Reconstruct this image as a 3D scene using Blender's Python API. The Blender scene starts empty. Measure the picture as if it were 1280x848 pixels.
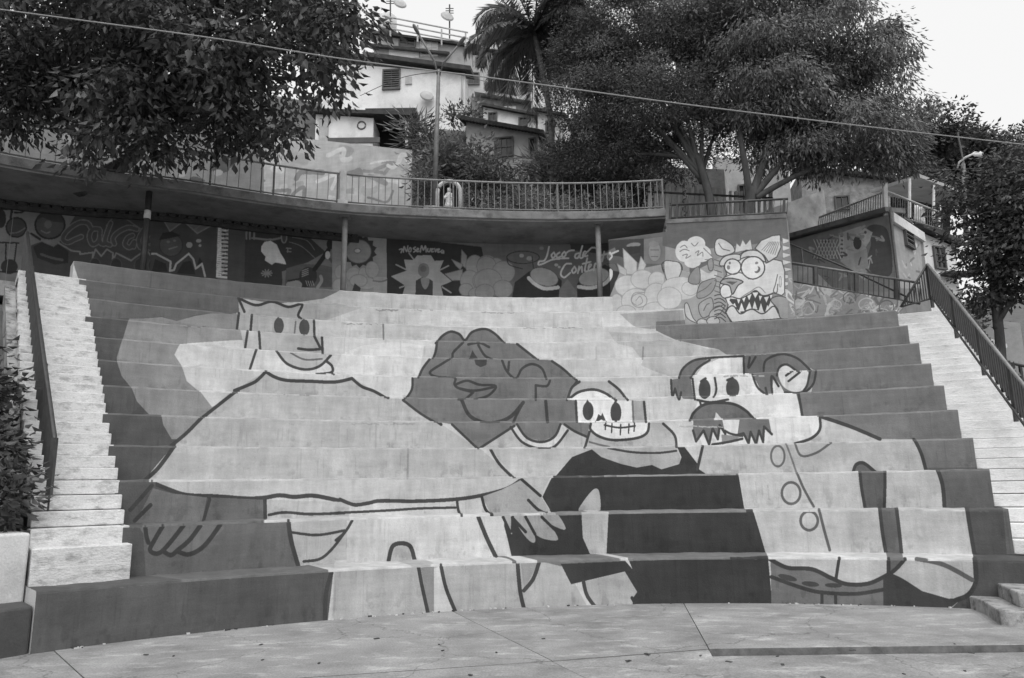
import bpy, math, random
import numpy as np
from mathutils import Vector, Matrix

random.seed(7)
rng = np.random.default_rng(7)
SC = bpy.context.scene
COL = SC.collection
PI = math.pi

# ------------------------------------------------------------------ camera
FPX, PITCH, ROLL, EYE = 930.0, 0.1943, -0.0142, 1.55      # focal length in px of the 1280 px wide photograph
def ray(px, py):
    a, b = px - 640.0, -(py - 424.0)
    c, s = math.cos(ROLL), math.sin(ROLL)
    r, u = a*c - b*s, a*s + b*c
    c, s = math.cos(PITCH), math.sin(PITCH)
    return Vector((r, FPX*c - u*s, FPX*s + u*c))
cam = bpy.data.objects.new('camera', bpy.data.cameras.new('camera'))
COL.objects.link(cam)
cam.data.sensor_width = 36.0
cam.data.lens = FPX/1280.0*36.0
cam.data.clip_end = 2000.0
ex = (ray(641, 424) - ray(640, 424)).normalized()
ey = (ray(640, 423) - ray(640, 424)).normalized()
ez = -ray(640, 424).normalized()
M = Matrix((ex, ey, ez)).transposed().to_4x4()
M.translation = (0, 0, EYE)
cam.matrix_world = M
SC.camera = cam

# ------------------------------------------------------------------ sky, sun, exposure
SUN_EL, SUN_AZ = math.radians(58), math.radians(165)      # high sun behind thin cloud; azimuth from +Y towards +X
w = bpy.data.worlds.new('World'); SC.world = w; w.use_nodes = True
nt = w.node_tree; nt.nodes.clear()
sky = nt.nodes.new('ShaderNodeTexSky'); sky.sky_type = 'NISHITA'; sky.sun_disc = False
sky.sun_elevation = SUN_EL; sky.sun_rotation = SUN_AZ
sky.air_density = 1.0; sky.dust_density = 10.0; sky.altitude = 0
bw = nt.nodes.new('ShaderNodeRGBToBW')                    # the photograph is black and white
bg = nt.nodes.new('ShaderNodeBackground'); bg.inputs[1].default_value = 0.15
wo = nt.nodes.new('ShaderNodeOutputWorld')
veil = nt.nodes.new('ShaderNodeMix'); veil.data_type = 'FLOAT'                # even overcast: the clear sky shows through a uniform cloud veil
veil.inputs[0].default_value = 0.8; veil.inputs[3].default_value = 4.4
nt.links.new(sky.outputs[0], bw.inputs[0]); nt.links.new(bw.outputs[0], veil.inputs[2]); nt.links.new(veil.outputs[0], bg.inputs[0]); nt.links.new(bg.outputs[0], wo.inputs[0])
sun = bpy.data.objects.new('sun', bpy.data.lights.new('sun', 'SUN')); COL.objects.link(sun)
sun.data.energy = 0.6; sun.data.angle = math.radians(40); sun.data.color = (1, 1, 1)
sd = Vector((math.sin(SUN_AZ)*math.cos(SUN_EL), math.cos(SUN_AZ)*math.cos(SUN_EL), math.sin(SUN_EL)))
sun.rotation_euler = sd.to_track_quat('Z', 'Y').to_euler()
SC.view_settings.view_transform = 'Standard'; SC.view_settings.look = 'None'
SC.view_settings.gamma = 1.0; SC.view_settings.use_curve_mapping = False
SC.view_settings.exposure = 0.7
SC.cycles.max_bounces = 6; SC.cycles.transparent_max_bounces = 8

# ------------------------------------------------------------------ shape of the place
CX, CY = 1.8409, 0.4428                                    # centre of the amphitheatre's arcs
R1, TREAD = 9.8209, 0.7187
ZK = [0, 0.5791, 1.1557, 1.684, 2.1589, 2.6471, 3.1332, 3.6295, 4.1286, 4.6202, 5.1049, 5.635, 6.1751]
NT = 12
def RK(k): return R1 + (k-1)*TREAD
def pol(th, r, z=0.0):
    a = math.radians(th); return Vector((CX + r*math.sin(a), CY + r*math.cos(a), z))
def at(px, py, Y):
    d = ray(px, py); return Vector((0, 0, EYE)) + d*(Y/d.y)
def atz(px, py, z):
    d = ray(px, py); return Vector((0, 0, EYE)) + d*((z-EYE)/d.z)
def atr(px, py, r):
    d = ray(px, py); a = d.x*d.x + d.y*d.y; b = -2*(d.x*CX + d.y*CY); c = CX*CX + CY*CY - r*r
    s = (-b + math.sqrt(b*b - 4*a*c))/(2*a); return Vector((0, 0, EYE)) + d*s
def theta(p): return math.degrees(math.atan2(p.x-CX, p.y-CY))
def project(P):
    """world points (n,3) -> pixels of the photograph, used once to lay the paint out on the risers"""
    Rm = np.array([ex[:], ey[:], ez[:]]); q = (P - np.array([0, 0, EYE])) @ Rm.T
    return 640 + FPX*q[:, 0]/-q[:, 2], 424 - FPX*q[:, 1]/-q[:, 2]
def sst(a, b, x): x = min(max((x-a)/(b-a), 0), 1); return x*x*(3-2*x)
def RS(th): return 18.15 + .25*sst(8, 22, -th) + .70*sst(29, 43, -th)     # terrace edge, swinging back on the left
def RW(th): return 20.0 + 1.4*sst(28, 43, -th)                            # painted back wall
TH_L = -36.9                                               # mural edge on the left stairway
def th_in(r):                                              # mural edge on the right stairway (a straight line in plan)
    k = (r - R1)/TREAD + 1; return 25.75 - 0.345*(k-1)
def th_out(r): return th_in(r) + math.degrees(.85/r)

# ------------------------------------------------------------------ objects
def setp(o, label=None, cat=None, group=None, kind=None):
    if label: o['label'] = label
    if cat: o['category'] = cat
    if group: o['group'] = group
    if kind: o['kind'] = kind
    return o
def thing(name, loc, label, cat, group=None):
    o = bpy.data.objects.new(name, None); COL.objects.link(o); o.location = loc; o.empty_display_size = .2
    return setp(o, label, cat, group)
def link(name, me, parent=None):
    o = bpy.data.objects.new(name, me); COL.objects.link(o)
    if parent is not None:
        o.parent = parent
        if parent.type == 'EMPTY': o.matrix_parent_inverse = Matrix.Translation(-parent.location)   # meshes are modelled in place
    return o
class MB:
    def __init__(s): s.v, s.f, s.m = [], [], []
    def quad(s, *ps, mi=0):
        n = len(s.v); s.v += [tuple(p) for p in ps]; s.f.append(tuple(range(n, n+len(ps)))); s.m.append(mi); return s
    def box(s, c, size, rz=0.0, mi=0, M3=None):
        c = Vector(c); n = len(s.v); h = [x/2 for x in size]
        R = M3 if M3 is not None else Matrix.Rotation(rz, 3, 'Z')
        for x, y, z in ((-1,-1,-1),(1,-1,-1),(1,1,-1),(-1,1,-1),(-1,-1,1),(1,-1,1),(1,1,1),(-1,1,1)):
            s.v.append(tuple(c + R @ Vector((x*h[0], y*h[1], z*h[2]))))
        for f in ((0,3,2,1),(4,5,6,7),(0,1,5,4),(1,2,6,5),(2,3,7,6),(3,0,4,7)): s.f.append(tuple(n+i for i in f)); s.m.append(mi)
        return s
    def bar(s, a, b, wd, ht=None, mi=0):
        a, b = Vector(a), Vector(b); d = b-a; L = d.length
        if L < 1e-6: return s
        x = d.normalized(); up = Vector((0,0,1)) if abs(x.z) < .95 else Vector((0,1,0))
        y = up.cross(x).normalized(); z = x.cross(y)
        return s.box((a+b)/2, (L, wd, ht or wd), mi=mi, M3=Matrix((x, y, z)).transposed())
    def tube(s, pts, rad, seg=8, mi=0, cap=True):
        pts = [Vector(p) for p in pts]; rads = rad if isinstance(rad, (list, tuple)) else [rad]*len(pts)
        n0 = len(s.v)
        for i, p in enumerate(pts):
            d = (pts[min(i+1, len(pts)-1)] - pts[max(i-1, 0)]).normalized()
            up = Vector((0,0,1)) if abs(d.z) < .9 else Vector((1,0,0))
            a = up.cross(d).normalized(); b = d.cross(a)
            for j in range(seg):
                t = 2*PI*j/seg; s.v.append(tuple(p + (a*math.cos(t) + b*math.sin(t))*rads[i]))
        for i in range(len(pts)-1):
            for j in range(seg):
                q = n0+i*seg; s.f.append((q+j, q+(j+1)%seg, q+seg+(j+1)%seg, q+seg+j)); s.m.append(mi)
        if cap:
            s.f.append(tuple(n0+j for j in range(seg))[::-1]); s.m.append(mi)
            e0 = n0+(len(pts)-1)*seg; s.f.append(tuple(e0+j for j in range(seg))); s.m.append(mi)
        return s
    def lathe(s, c, prof, seg=16, sx=1.0, sy=1.0, mi=0):
        n0 = len(s.v); c = Vector(c)
        for r, z in prof:
            for j in range(seg):
                t = 2*PI*j/seg; s.v.append((c.x + r*sx*math.cos(t), c.y + r*sy*math.sin(t), c.z + z))
        for i in range(len(prof)-1):
            for j in range(seg):
                q = n0+i*seg; s.f.append((q+j, q+(j+1)%seg, q+seg+(j+1)%seg, q+seg+j)); s.m.append(mi)
        s.f.append(tuple(n0+j for j in range(seg))[::-1]); s.m.append(mi)
        e0 = n0+(len(prof)-1)*seg; s.f.append(tuple(e0+j for j in range(seg))); s.m.append(mi)
        return s
    def prism(s, poly, z0, z1, mi=0):
        """closed plan polygon between two heights; z1 may be a list with one height for each corner"""
        n = len(poly); n0 = len(s.v); zt = z1 if isinstance(z1, (list, tuple)) else [z1]*n
        zb = z0 if isinstance(z0, (list, tuple)) else [z0]*n
        for p, z in zip(poly, zb): s.v.append((p[0], p[1], z))
        for p, z in zip(poly, zt): s.v.append((p[0], p[1], z))
        s.f.append(tuple(n0+i for i in range(n))[::-1]); s.f.append(tuple(n0+n+i for i in range(n))); s.m += [mi, mi]
        for i in range(n):
            j = (i+1) % n; s.f.append((n0+i, n0+j, n0+n+j, n0+n+i)); s.m.append(mi)
        return s
    def sector(s, t0, t1, r0, r1, z0, z1, n=24, mi=0):
        f0 = t0 if callable(t0) else (lambda r: t0); f1 = t1 if callable(t1) else (lambda r: t1)
        g0 = r0 if callable(r0) else (lambda t: r0); g1 = r1 if callable(r1) else (lambda t: r1); q0, q1 = g0(0), g1(0)
        poly = [pol(f0(q0) + (f1(q0)-f0(q0))*i/n, g0(f0(q0) + (f1(q0)-f0(q0))*i/n)) for i in range(n+1)] + [pol(f1(q1) + (f0(q1)-f1(q1))*i/n, g1(f1(q1) + (f0(q1)-f1(q1))*i/n)) for i in range(n+1)]
        a = len(s.v); m = n+1
        for z in (z0, z1):
            for p in poly: s.v.append((p.x, p.y, z))
        for i in range(n):
            s.f.append((a+i, a+i+1, a+2*m+i+1, a+2*m+i))                           # inner (riser)
            s.f.append((a+2*m+i, a+2*m+i+1, a+2*m+2*m-2-i, a+2*m+2*m-1-i))         # top
            s.f.append((a+i+1, a+i, a+2*m-1-i, a+2*m-2-i))                         # bottom
            s.f.append((a+m+i, a+m+i+1, a+3*m+i+1, a+3*m+i))                       # outer
            s.m += [mi]*4
        s.f.append((a, a+2*m, a+4*m-1, a+2*m-1)); s.f.append((a+n, a+m, a+3*m, a+2*m+n)); s.m += [mi]*2
        return s
    def build(s, name, mats, parent=None, smooth=False):
        me = bpy.data.meshes.new(name); me.from_pydata(s.v, [], s.f)
        for m in (mats if isinstance(mats, (list, tuple)) else [mats]): me.materials.append(m)
        if any(s.m): me.polygons.foreach_set('material_index', s.m)
        if smooth: me.polygons.foreach_set('use_smooth', [True]*len(s.f))
        me.validate(); me.update()
        return link(name, me, parent)
def recalc(o):
    import bmesh
    b = bmesh.new(); b.from_mesh(o.data); bmesh.ops.recalc_face_normals(b, faces=b.faces); b.to_mesh(o.data); b.free(); return o
def bevel(o, wd=.01, seg=2):
    m = o.modifiers.new('bevel', 'BEVEL'); m.width = wd; m.segments = seg; m.limit_method = 'ANGLE'; return o

# ------------------------------------------------------------------ materials (greys: the film is black and white)
def lin(v): v = v/255.0; return v/12.92 if v <= .04045 else ((v+.055)/1.055)**2.4
def material(name, base, rough=.85, var=.25, scale=3.0, bump=.25, bscale=40.0, grime=0.0, gscale=1.2, gdark=.35, spec=.3, stretch=(1,1,1), metal=0.0, fine=.12, scuff=0.0):
    m = bpy.data.materials.new(name); m.use_nodes = True; n = m.node_tree.nodes; l = m.node_tree.links
    b = n['Principled BSDF']; b.inputs['Roughness'].default_value = rough; b.inputs['Specular IOR Level'].default_value = spec
    b.inputs['Metallic'].default_value = metal
    g = n.new('ShaderNodeNewGeometry'); mp = n.new('ShaderNodeMapping'); mp.inputs['Scale'].default_value = stretch
    l.new(g.outputs['Position'], mp.inputs[0])
    def noise(sc, det=6, ro=.6):
        t = n.new('ShaderNodeTexNoise'); t.inputs['Scale'].default_value = sc; t.inputs['Detail'].default_value = det
        t.inputs['Roughness'].default_value = ro; l.new(mp.outputs[0], t.inputs['Vector']); return t
    t = noise(scale)
    r = n.new('ShaderNodeMapRange'); r.inputs[1].default_value = .3; r.inputs[2].default_value = .7
    r.inputs[3].default_value = base*(1-var); r.inputs[4].default_value = base*(1+var); l.new(t.outputs[0], r.inputs[0])
    out = r.outputs[0]
    if grime > 0:
        t2 = noise(gscale, 8, .7); r2 = n.new('ShaderNodeMapRange'); r2.inputs[1].default_value = .5; r2.inputs[2].default_value = .66
        r2.inputs[3].default_value = 1.0; r2.inputs[4].default_value = 1.0 - grime*(1-gdark); l.new(t2.outputs[0], r2.inputs[0])
        mm = n.new('ShaderNodeMath'); mm.operation = 'MULTIPLY'; l.new(out, mm.inputs[0]); l.new(r2.outputs[0], mm.inputs[1]); out = mm.outputs[0]
    def times(x, y):
        q = n.new('ShaderNodeMath'); q.operation = 'MULTIPLY'; l.new(x, q.inputs[0]); l.new(y, q.inputs[1]); return q.outputs[0]
    def ramp(x, a, c, lo, hi):
        q = n.new('ShaderNodeMapRange'); q.inputs[1].default_value = a; q.inputs[2].default_value = c; q.inputs[3].default_value = lo; q.inputs[4].default_value = hi; l.new(x, q.inputs[0]); return q.outputs[0]
    if fine > 0: out = times(out, ramp(noise(55, 4, .7).outputs[0], .3, .7, 1-fine, 1+fine))
    if scuff > 0:                                          # pale drag marks and worn patches
        m2 = n.new('ShaderNodeMapping'); m2.inputs['Scale'].default_value = (.8, 1.9, 1); m2.inputs['Rotation'].default_value = (0, 0, .25); l.new(g.outputs['Position'], m2.inputs[0])
        q = n.new('ShaderNodeTexNoise'); q.inputs['Scale'].default_value = 2.6; q.inputs['Detail'].default_value = 9; q.inputs['Roughness'].default_value = .72; l.new(m2.outputs[0], q.inputs['Vector'])
        out = times(out, ramp(q.outputs[0], .53, .66, 1.0, 1+scuff))
        q = n.new('ShaderNodeTexVoronoi'); q.feature = 'DISTANCE_TO_EDGE'; q.inputs['Scale'].default_value = .55; q.inputs['Randomness'].default_value = 1
        w2 = n.new('ShaderNodeVectorMath'); w2.operation = 'MULTIPLY_ADD'; l.new(noise(2.0, 6).outputs[1], w2.inputs[0]); w2.inputs[1].default_value = (.5,.5,.5); l.new(g.outputs['Position'], w2.inputs[2]); l.new(w2.outputs[0], q.inputs['Vector'])
        out = times(out, ramp(q.outputs[0], 0, .006, .55, 1.0))
    l.new(out, b.inputs['Base Color'])
    if bump > 0:
        t3 = noise(bscale, 5); bp = n.new('ShaderNodeBump'); bp.inputs['Strength'].default_value = bump; bp.inputs['Distance'].default_value = .02
        l.new(t3.outputs[0], bp.inputs['Height']); l.new(bp.outputs[0], b.inputs['Normal'])
    return m
def leaf_material(name, base, spec=.35, rough=.5, trans=.25):
    m = bpy.data.materials.new(name); m.use_nodes = True; n = m.node_tree.nodes; l = m.node_tree.links
    b = n['Principled BSDF']; b.inputs['Roughness'].default_value = rough; b.inputs['Specular IOR Level'].default_value = spec
    a = n.new('ShaderNodeAttribute'); a.attribute_name = 'tone'
    mu = n.new('ShaderNodeMath'); mu.operation = 'MULTIPLY'; mu.inputs[1].default_value = base
    l.new(a.outputs['Fac'], mu.inputs[0]); l.new(mu.outputs[0], b.inputs['Base Color'])
    t = n.new('ShaderNodeBsdfTranslucent'); l.new(mu.outputs[0], t.inputs[0])
    mx = n.new('ShaderNodeMixShader'); mx.inputs[0].default_value = trans
    l.new(b.outputs[0], mx.inputs[1]); l.new(t.outputs[0], mx.inputs[2]); l.new(mx.outputs[0], n['Material Output'].inputs[0])
    return m
def image_material(name, img, rough=.8, dirt=.35, uvmap='UVMap'):
    m = bpy.data.materials.new(name); m.use_nodes = True; n = m.node_tree.nodes; l = m.node_tree.links
    b = n['Principled BSDF']; b.inputs['Roughness'].default_value = rough; b.inputs['Specular IOR Level'].default_value = .3
    t = n.new('ShaderNodeTexImage'); t.image = img; t.extension = 'EXTEND'
    g = n.new('ShaderNodeNewGeometry')
    def noise(sc, det, st=(1,1,1), ro=.6):
        mp = n.new('ShaderNodeMapping'); mp.inputs['Scale'].default_value = st; l.new(g.outputs['Position'], mp.inputs[0])
        q = n.new('ShaderNodeTexNoise'); q.inputs['Scale'].default_value = sc; q.inputs['Detail'].default_value = det; q.inputs['Roughness'].default_value = ro
        l.new(mp.outputs[0], q.inputs['Vector']); return q.outputs[0]
    def rng_(x, a, c, lo, hi):
        r = n.new('ShaderNodeMapRange'); r.inputs[1].default_value = a; r.inputs[2].default_value = c; r.inputs[3].default_value = lo; r.inputs[4].default_value = hi
        l.new(x, r.inputs[0]); return r.outputs[0]
    def mul(x, y):
        q = n.new('ShaderNodeMath'); q.operation = 'MULTIPLY'; l.new(x, q.inputs[0]); l.new(y, q.inputs[1]); return q.outputs[0]
    c = n.new('ShaderNodeRGBToBW'); l.new(t.outputs[0], c.inputs[0])
    v = mul(c.outputs[0], rng_(noise(1.6, 7), .3, .7, 1-.4*dirt, 1+.3*dirt))
    v = mul(v, rng_(noise(7, 6, (1, 1, .25)), .35, .75, 1.03, 1-.35*dirt))
    v = mul(v, rng_(noise(70, 5, (1,1,1), .8), .3, .7, 1.12, .86))
    v = mul(v, rng_(noise(2.2, 5, (1, 1, 6)), .35, .65, 1.05, .93))
    v = mul(v, rng_(noise(5.5, 9, (1,1,1), .75), .62, .7, 1.0, 1-.5*dirt))
    l.new(v, b.inputs['Base Color'])
    bp = n.new('ShaderNodeBump'); bp.inputs['Strength'].default_value = .3; bp.inputs['Distance'].default_value = .015
    l.new(noise(45, 6), bp.inputs['Height']); l.new(bp.outputs[0], b.inputs['Normal'])
    return m

M_CONC = material('concrete', .30, var=.22, scale=1.2, grime=.5, gscale=2.5)
M_FLOOR = material('stage_concrete', .28, var=.26, scale=1.4, bump=.45, bscale=30, grime=.4, gscale=1.6, gdark=.5, scuff=.6, fine=.28)
M_FLOOR2 = material('stage_concrete_worn', .26, var=.28, scale=1.8, bump=.45, bscale=30, grime=.4, gscale=2.2, gdark=.5, scuff=.6, fine=.28)
M_SLABC = material('terrace_concrete', .20, var=.35, scale=2.0, grime=.7, gscale=3.0)
M_SOFFIT = material('soffit_concrete', .19, var=.25, scale=1.5, grime=.5, gscale=2.0)
M_WHITE = material('white_step_paint_shaded', .64, var=.10, scale=2.5, bump=.5, bscale=25, grime=.6, gscale=6.5, gdark=.25, stretch=(.8,.8,1.7), fine=.16)  # left flight: grime, plus tree shade put into a darker base tone
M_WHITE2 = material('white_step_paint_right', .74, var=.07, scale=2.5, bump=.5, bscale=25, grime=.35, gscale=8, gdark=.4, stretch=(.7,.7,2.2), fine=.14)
M_GRIMY = material('grimy_white_paint', .34, var=.4, scale=3.5, bump=.5, bscale=25, grime=.9, gscale=5, gdark=.15)
M_WHITEW = material('white_wash', .62, var=.12, scale=1.5, bump=.3, grime=.4, gscale=2.0, gdark=.45)
M_GREYP = material('dark_grey_paint', .085, var=.25, scale=2.0, grime=.2)
M_RAIL = material('rail_paint_dark', .05, rough=.45, var=.3, scale=8, bump=.05, spec=.5)
M_RAILTOP = material('rail_worn_metal', .22, rough=.4, var=.25, scale=8, bump=.05, spec=.6)
M_RAILG = material('rail_grey_metal', .16, rough=.5, var=.3, scale=8, bump=.05, spec=.5)
M_POST = material('pipe_column_paint', .20, rough=.6, var=.2, scale=5, bump=.05)
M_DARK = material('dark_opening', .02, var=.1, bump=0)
M_BARK = material('bark', .07, var=.4, scale=6, bump=.8, bscale=14, stretch=(1,1,.3))
M_EARTH = material('hillside_earth', .10, var=.4, scale=1.5, bump=.8, bscale=6, grime=.4)
M_GLASS = material('window_dark', .03, rough=.15, var=.2, bump=0, spec=.6)
M_FRAME = material('window_frame_paint', .12, var=.2, bump=0)
M_PLASTER = material('house_plaster', .78, var=.14, scale=1.0, grime=.45, gscale=1.1, gdark=.5, bump=.3)
M_PLASTER2 = material('house_plaster_grey', .46, var=.2, scale=1.0, grime=.45, gscale=1.3, gdark=.5)
M_BRICK = material('bare_brick_wall', .28, var=.35, scale=5.0, grime=.4, bump=.6, bscale=12)
M_ROOF = material('weathered_roof', .06, var=.35, scale=4, bump=.6, bscale=20)
M_CABLE = material('cable_sheath', .30, var=.1, bump=0)

# ------------------------------------------------------------------ paint: the murals are drawn once as flat shapes and laid onto the risers and walls
class Canvas:
    """flat drawing in photograph pixels, 3x oversampled"""
    S = 3
    def __init__(s, x0, y0, x1, y1, v):
        s.x0, s.y0 = x0, y0; s.a = np.full((int((y1-y0)*s.S), int((x1-x0)*s.S)), float(v), np.float32); s.T = (0, 0, 1)
    def frame(s, ox=0, oy=0, sc=1.0): s.T = (ox, oy, sc)
    def pt(s, p): return ((p[0]/s.T[2] + s.T[0] - s.x0)*s.S, (p[1]/s.T[2] + s.T[1] - s.y0)*s.S)
    def fill(s, pts, v):
        P = np.array([s.pt(p) for p in pts]); H, W = s.a.shape
        y0 = max(int(P[:,1].min()), 0); y1 = min(int(P[:,1].max())+1, H-1)
        X0, Y0 = P[:,0], P[:,1]; X1, Y1 = np.roll(X0, -1), np.roll(Y0, -1)
        for y in range(y0, y1+1):
            yc = y+.5; m = ((Y0 <= yc) & (Y1 > yc)) | ((Y1 <= yc) & (Y0 > yc))
            if not m.any(): continue
            xs = np.sort(X0[m] + (yc-Y0[m])/(Y1[m]-Y0[m])*(X1[m]-X0[m]))
            for i in range(0, len(xs)-1, 2):
                u, w_ = max(int(round(xs[i])), 0), min(int(round(xs[i+1])), W)
                if w_ > u: s.a[y, u:w_] = v
        return s
    @staticmethod
    def curve(pts, n=6, closed=False):
        P = [np.array(p, float) for p in pts]
        if len(P) < 3: return [tuple(p) for p in P]
        out = []; m = len(P)
        for i in range(m if closed else m-1):
            g = (lambda k: P[k % m]) if closed else (lambda k: P[min(max(k, 0), m-1)])
            p0, p1, p2, p3 = g(i-1), g(i), g(i+1), g(i+2)
            for j in range(n):
                t = j/n; out.append(tuple(.5*((2*p1) + (-p0+p2)*t + (2*p0-5*p1+4*p2-p3)*t*t + (-p0+3*p1-3*p2+p3)*t**3)))
        if not closed: out.append(tuple(P[-1]))
        return out
    def line(s, pts, wd=4.0, v=60, smooth=True):
        P = np.array([s.pt(p) for p in (s.curve(pts) if smooth else pts)]); r = wd*s.S/2; H, W = s.a.shape
        for (ax, ay), (bx, by) in zip(P[:-1], P[1:]):
            x0, x1 = max(int(min(ax, bx)-r-1), 0), min(int(max(ax, bx)+r+2), W); y0, y1 = max(int(min(ay, by)-r-1), 0), min(int(max(ay, by)+r+2), H)
            if x1 <= x0 or y1 <= y0: continue
            yy, xx = np.mgrid[y0:y1, x0:x1]; dx, dy = bx-ax, by-ay; L = dx*dx+dy*dy+1e-9
            t = np.clip(((xx-ax)*dx + (yy-ay)*dy)/L, 0, 1); d = (xx-ax-t*dx)**2 + (yy-ay-t*dy)**2
            s.a[y0:y1, x0:x1][d <= r*r] = v
        return s
    def shape(s, pts, v, lv=None, wd=3.0, smooth=True):
        q = s.curve(pts, 6, True) if smooth else list(pts)
        s.fill(q, v)
        if lv is not None: s.line(q + [q[0]], wd, lv, False)
        return s
    def oval(s, cx, cy, rx, ry, v=None, lv=None, wd=2.0, rot=0.0, a0=0, a1=360):
        c, n_ = math.cos(math.radians(rot)), math.sin(math.radians(rot))
        q = []
        for i in range(33):
            t = math.radians(a0 + (a1-a0)*i/32); x, y = rx*math.cos(t), ry*math.sin(t); q.append((cx + x*c - y*n_, cy + x*n_ + y*c))
        if v is not None: s.fill(q, v)
        if lv is not None: s.line(q, wd, lv, False)
        return s
    def drop(s, cx, cy, rx, ry, v):
        s.oval(cx, cy, rx, ry, v); s.fill([(cx-rx*.6, cy-ry*.7), (cx-rx*.15, cy-ry*1.25), (cx+rx*.7, cy-ry*.6)], v); return s
    def sample(s, px, py):
        H, W = s.a.shape; x = np.clip((px-s.x0)*s.S, 0, W-1.001); y = np.clip((py-s.y0)*s.S, 0, H-1.001)
        i, j = x.astype(int), y.astype(int); i = np.minimum(i, W-2); j = np.minimum(j, H-2); u, v = x-i, y-j
        return (s.a[j,i]*(1-u)*(1-v) + s.a[j,i+1]*u*(1-v) + s.a[j+1,i]*(1-u)*v + s.a[j+1,i+1]*u*v)
LUT = np.array([lin(v) for v in range(256)])
def to_albedo(v, gain=1.0):
    v = np.where(v < 150, v + 15*(1 - v/150.0), v)
    return np.clip(LUT[np.clip(v, 0, 255).astype(int)]*gain, .012, .82)
def make_image(name, A):
    H, W = A.shape; im = bpy.data.images.new(name, W, H, float_buffer=True, is_data=True)
    px = np.ones((H, W, 4), np.float32); px[..., 0] = px[..., 1] = px[..., 2] = A
    im.pixels.foreach_set(px.ravel()); im.update(); im.pack(); return im

LN = 60
C = Canvas(0, 310, 1300, 790, 196)
# --- flat grounds of the mural, upper left to right
C.frame()
C.fill([(60,385),(330,385),(330,745),(60,750)], 80)
C.fill([(88,318),(430,360),(420,366),(404,373),(372,377),(345,380),(300,373),(99,350)], 116)
C.fill([(99,348),(300,371),(306,391),(272,391),(243,394),(221,401),(202,395),(180,397),(162,397),(100,397)], 98)
C.frame(140,360,3.2)
C.shape([(70,120),(130,119),(200,115),(260,130),(330,112),(400,102),(500,102),(560,110),(560,600),(240,600),(205,545),(198,508),(150,500),(100,450),(75,390),(40,350),(22,300),(20,275)], 140, smooth=False)
C.shape([(600,205),(480,208),(380,213),(275,220),(250,265),(275,300),(300,370),(345,405),(400,472),(520,440),(700,350),(900,200)], 200, smooth=False)
C.fill([(760,62),(900,60),(1000,80),(860,125),(760,130)], 176)
C.fill([(920,260),(1000,230),(1120,215),(1250,230),(1230,330),(1190,440),(1100,440),(960,355),(890,330)], 208)
C.frame(740,360,7.706)
C.fill([(270,250),(880,215),(900,370),(560,398),(430,380),(350,320)], 158)
C.fill([(160,420),(500,440),(640,430),(760,510),(930,580),(1300,590),(1400,700),(840,900),(780,850),(650,790),(590,740),(540,690),(490,690),(390,570),(250,540),(200,480)], 178)
C.frame(820,400,3.2)
C.fill([(0,42),(0,5),(950,-45),(1400,360),(1400,1000),(560,1000),(640,480),(580,380),(560,290),(620,290),(640,200),(500,135),(290,140),(250,115),(190,105),(100,85),(40,60)], 118)
C.fill([(0,55),(100,85),(190,108),(290,140),(200,160),(100,210),(85,245),(40,215),(0,205),(-60,180)], 178)
C.fill([(560,590),(1450,580),(1450,1000),(560,1000)], 100)
# --- first figure: wide cloak and a head with two points
C.frame(140,360,3.2)
C.fill([(615,335),(650,355),(700,368),(800,372),(890,375),(960,362),(1000,390),(1050,410),(1100,440),(1165,447),(1300,535),(1466,637),(1616,758),(1640,770),(1579,800),(1472,827),(1364,841),(1072,846),(976,861),(912,842),(810,828),(650,825),(610,835),(300,825),(200,788),(165,775),(125,765),(245,632),(365,510),(490,405)], 178)
C.fill([(130,765),(165,768),(1630,765),(1579,800),(1472,827),(1364,841),(1072,846),(912,842),(810,828),(650,825),(610,835),(300,825),(200,788)], 188)
C.fill([(498,96),(600,98),(600,246),(530,240)], 180)
C.fill([(505,40),(575,68),(650,55),(705,75),(760,65),(745,110),(810,130),(815,195),(840,205),(845,250),(870,290),(885,340),(830,370),(660,350),(615,335),(555,320),(580,245),(595,240),(585,175),(540,170),(500,160),(510,100)], 176)
C.fill([(580,245),(655,250),(700,300),(770,322),(840,305),(870,290),(885,340),(830,370),(660,350),(615,335),(555,320)], 202)
W4 = 3.2
for q in ([(505,40),(575,68),(640,55),(705,75),(760,65),(745,105),(757,120)], [(505,40),(530,92)], [(508,98),(500,160)], [(560,105),(555,165)], [(543,170),(533,235)], [(588,172),(593,240)],
          [(578,245),(570,268),(552,320)], [(808,130),(810,195)], [(810,195),(835,240)], [(835,241),(790,244),(745,239)], [(840,197),(843,260)], [(658,252),(700,300),(770,322),(830,310),(875,270)],
          [(858,292),(880,310),(878,333),(820,340)], [(878,335),(887,345)]): C.line(q, W4, LN)
C.line([(735,135),(730,180)], 2, 110); C.line([(715,260),(770,285),(840,283)], 2.2, 100)
C.drop(668,150,20,30,70); C.drop(770,157,21,31,70)
C.line([(615,335),(650,355),(700,368),(800,372),(890,375),(960,362)], 4, LN)
C.line([(960,362),(1000,392),(1050,410),(1105,440)], 3.6, LN); C.line([(1165,449),(1300,535),(1316,546)], 3.6, LN)
C.line([(615,335),(580,368),(545,385),(490,405)], 4, LN); C.line([(505,408),(440,455),(365,510)], 4.2, LN); C.line([(370,508),(300,575),(235,625)], 4.4, LN); C.line([(252,630),(185,715),(125,765)], 5, LN)
C.line([(160,778),(230,805),(300,825),(420,830),(540,838),(610,835),(670,826),(730,832),(800,827),(870,838),(915,848)], 5, LN)
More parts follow.
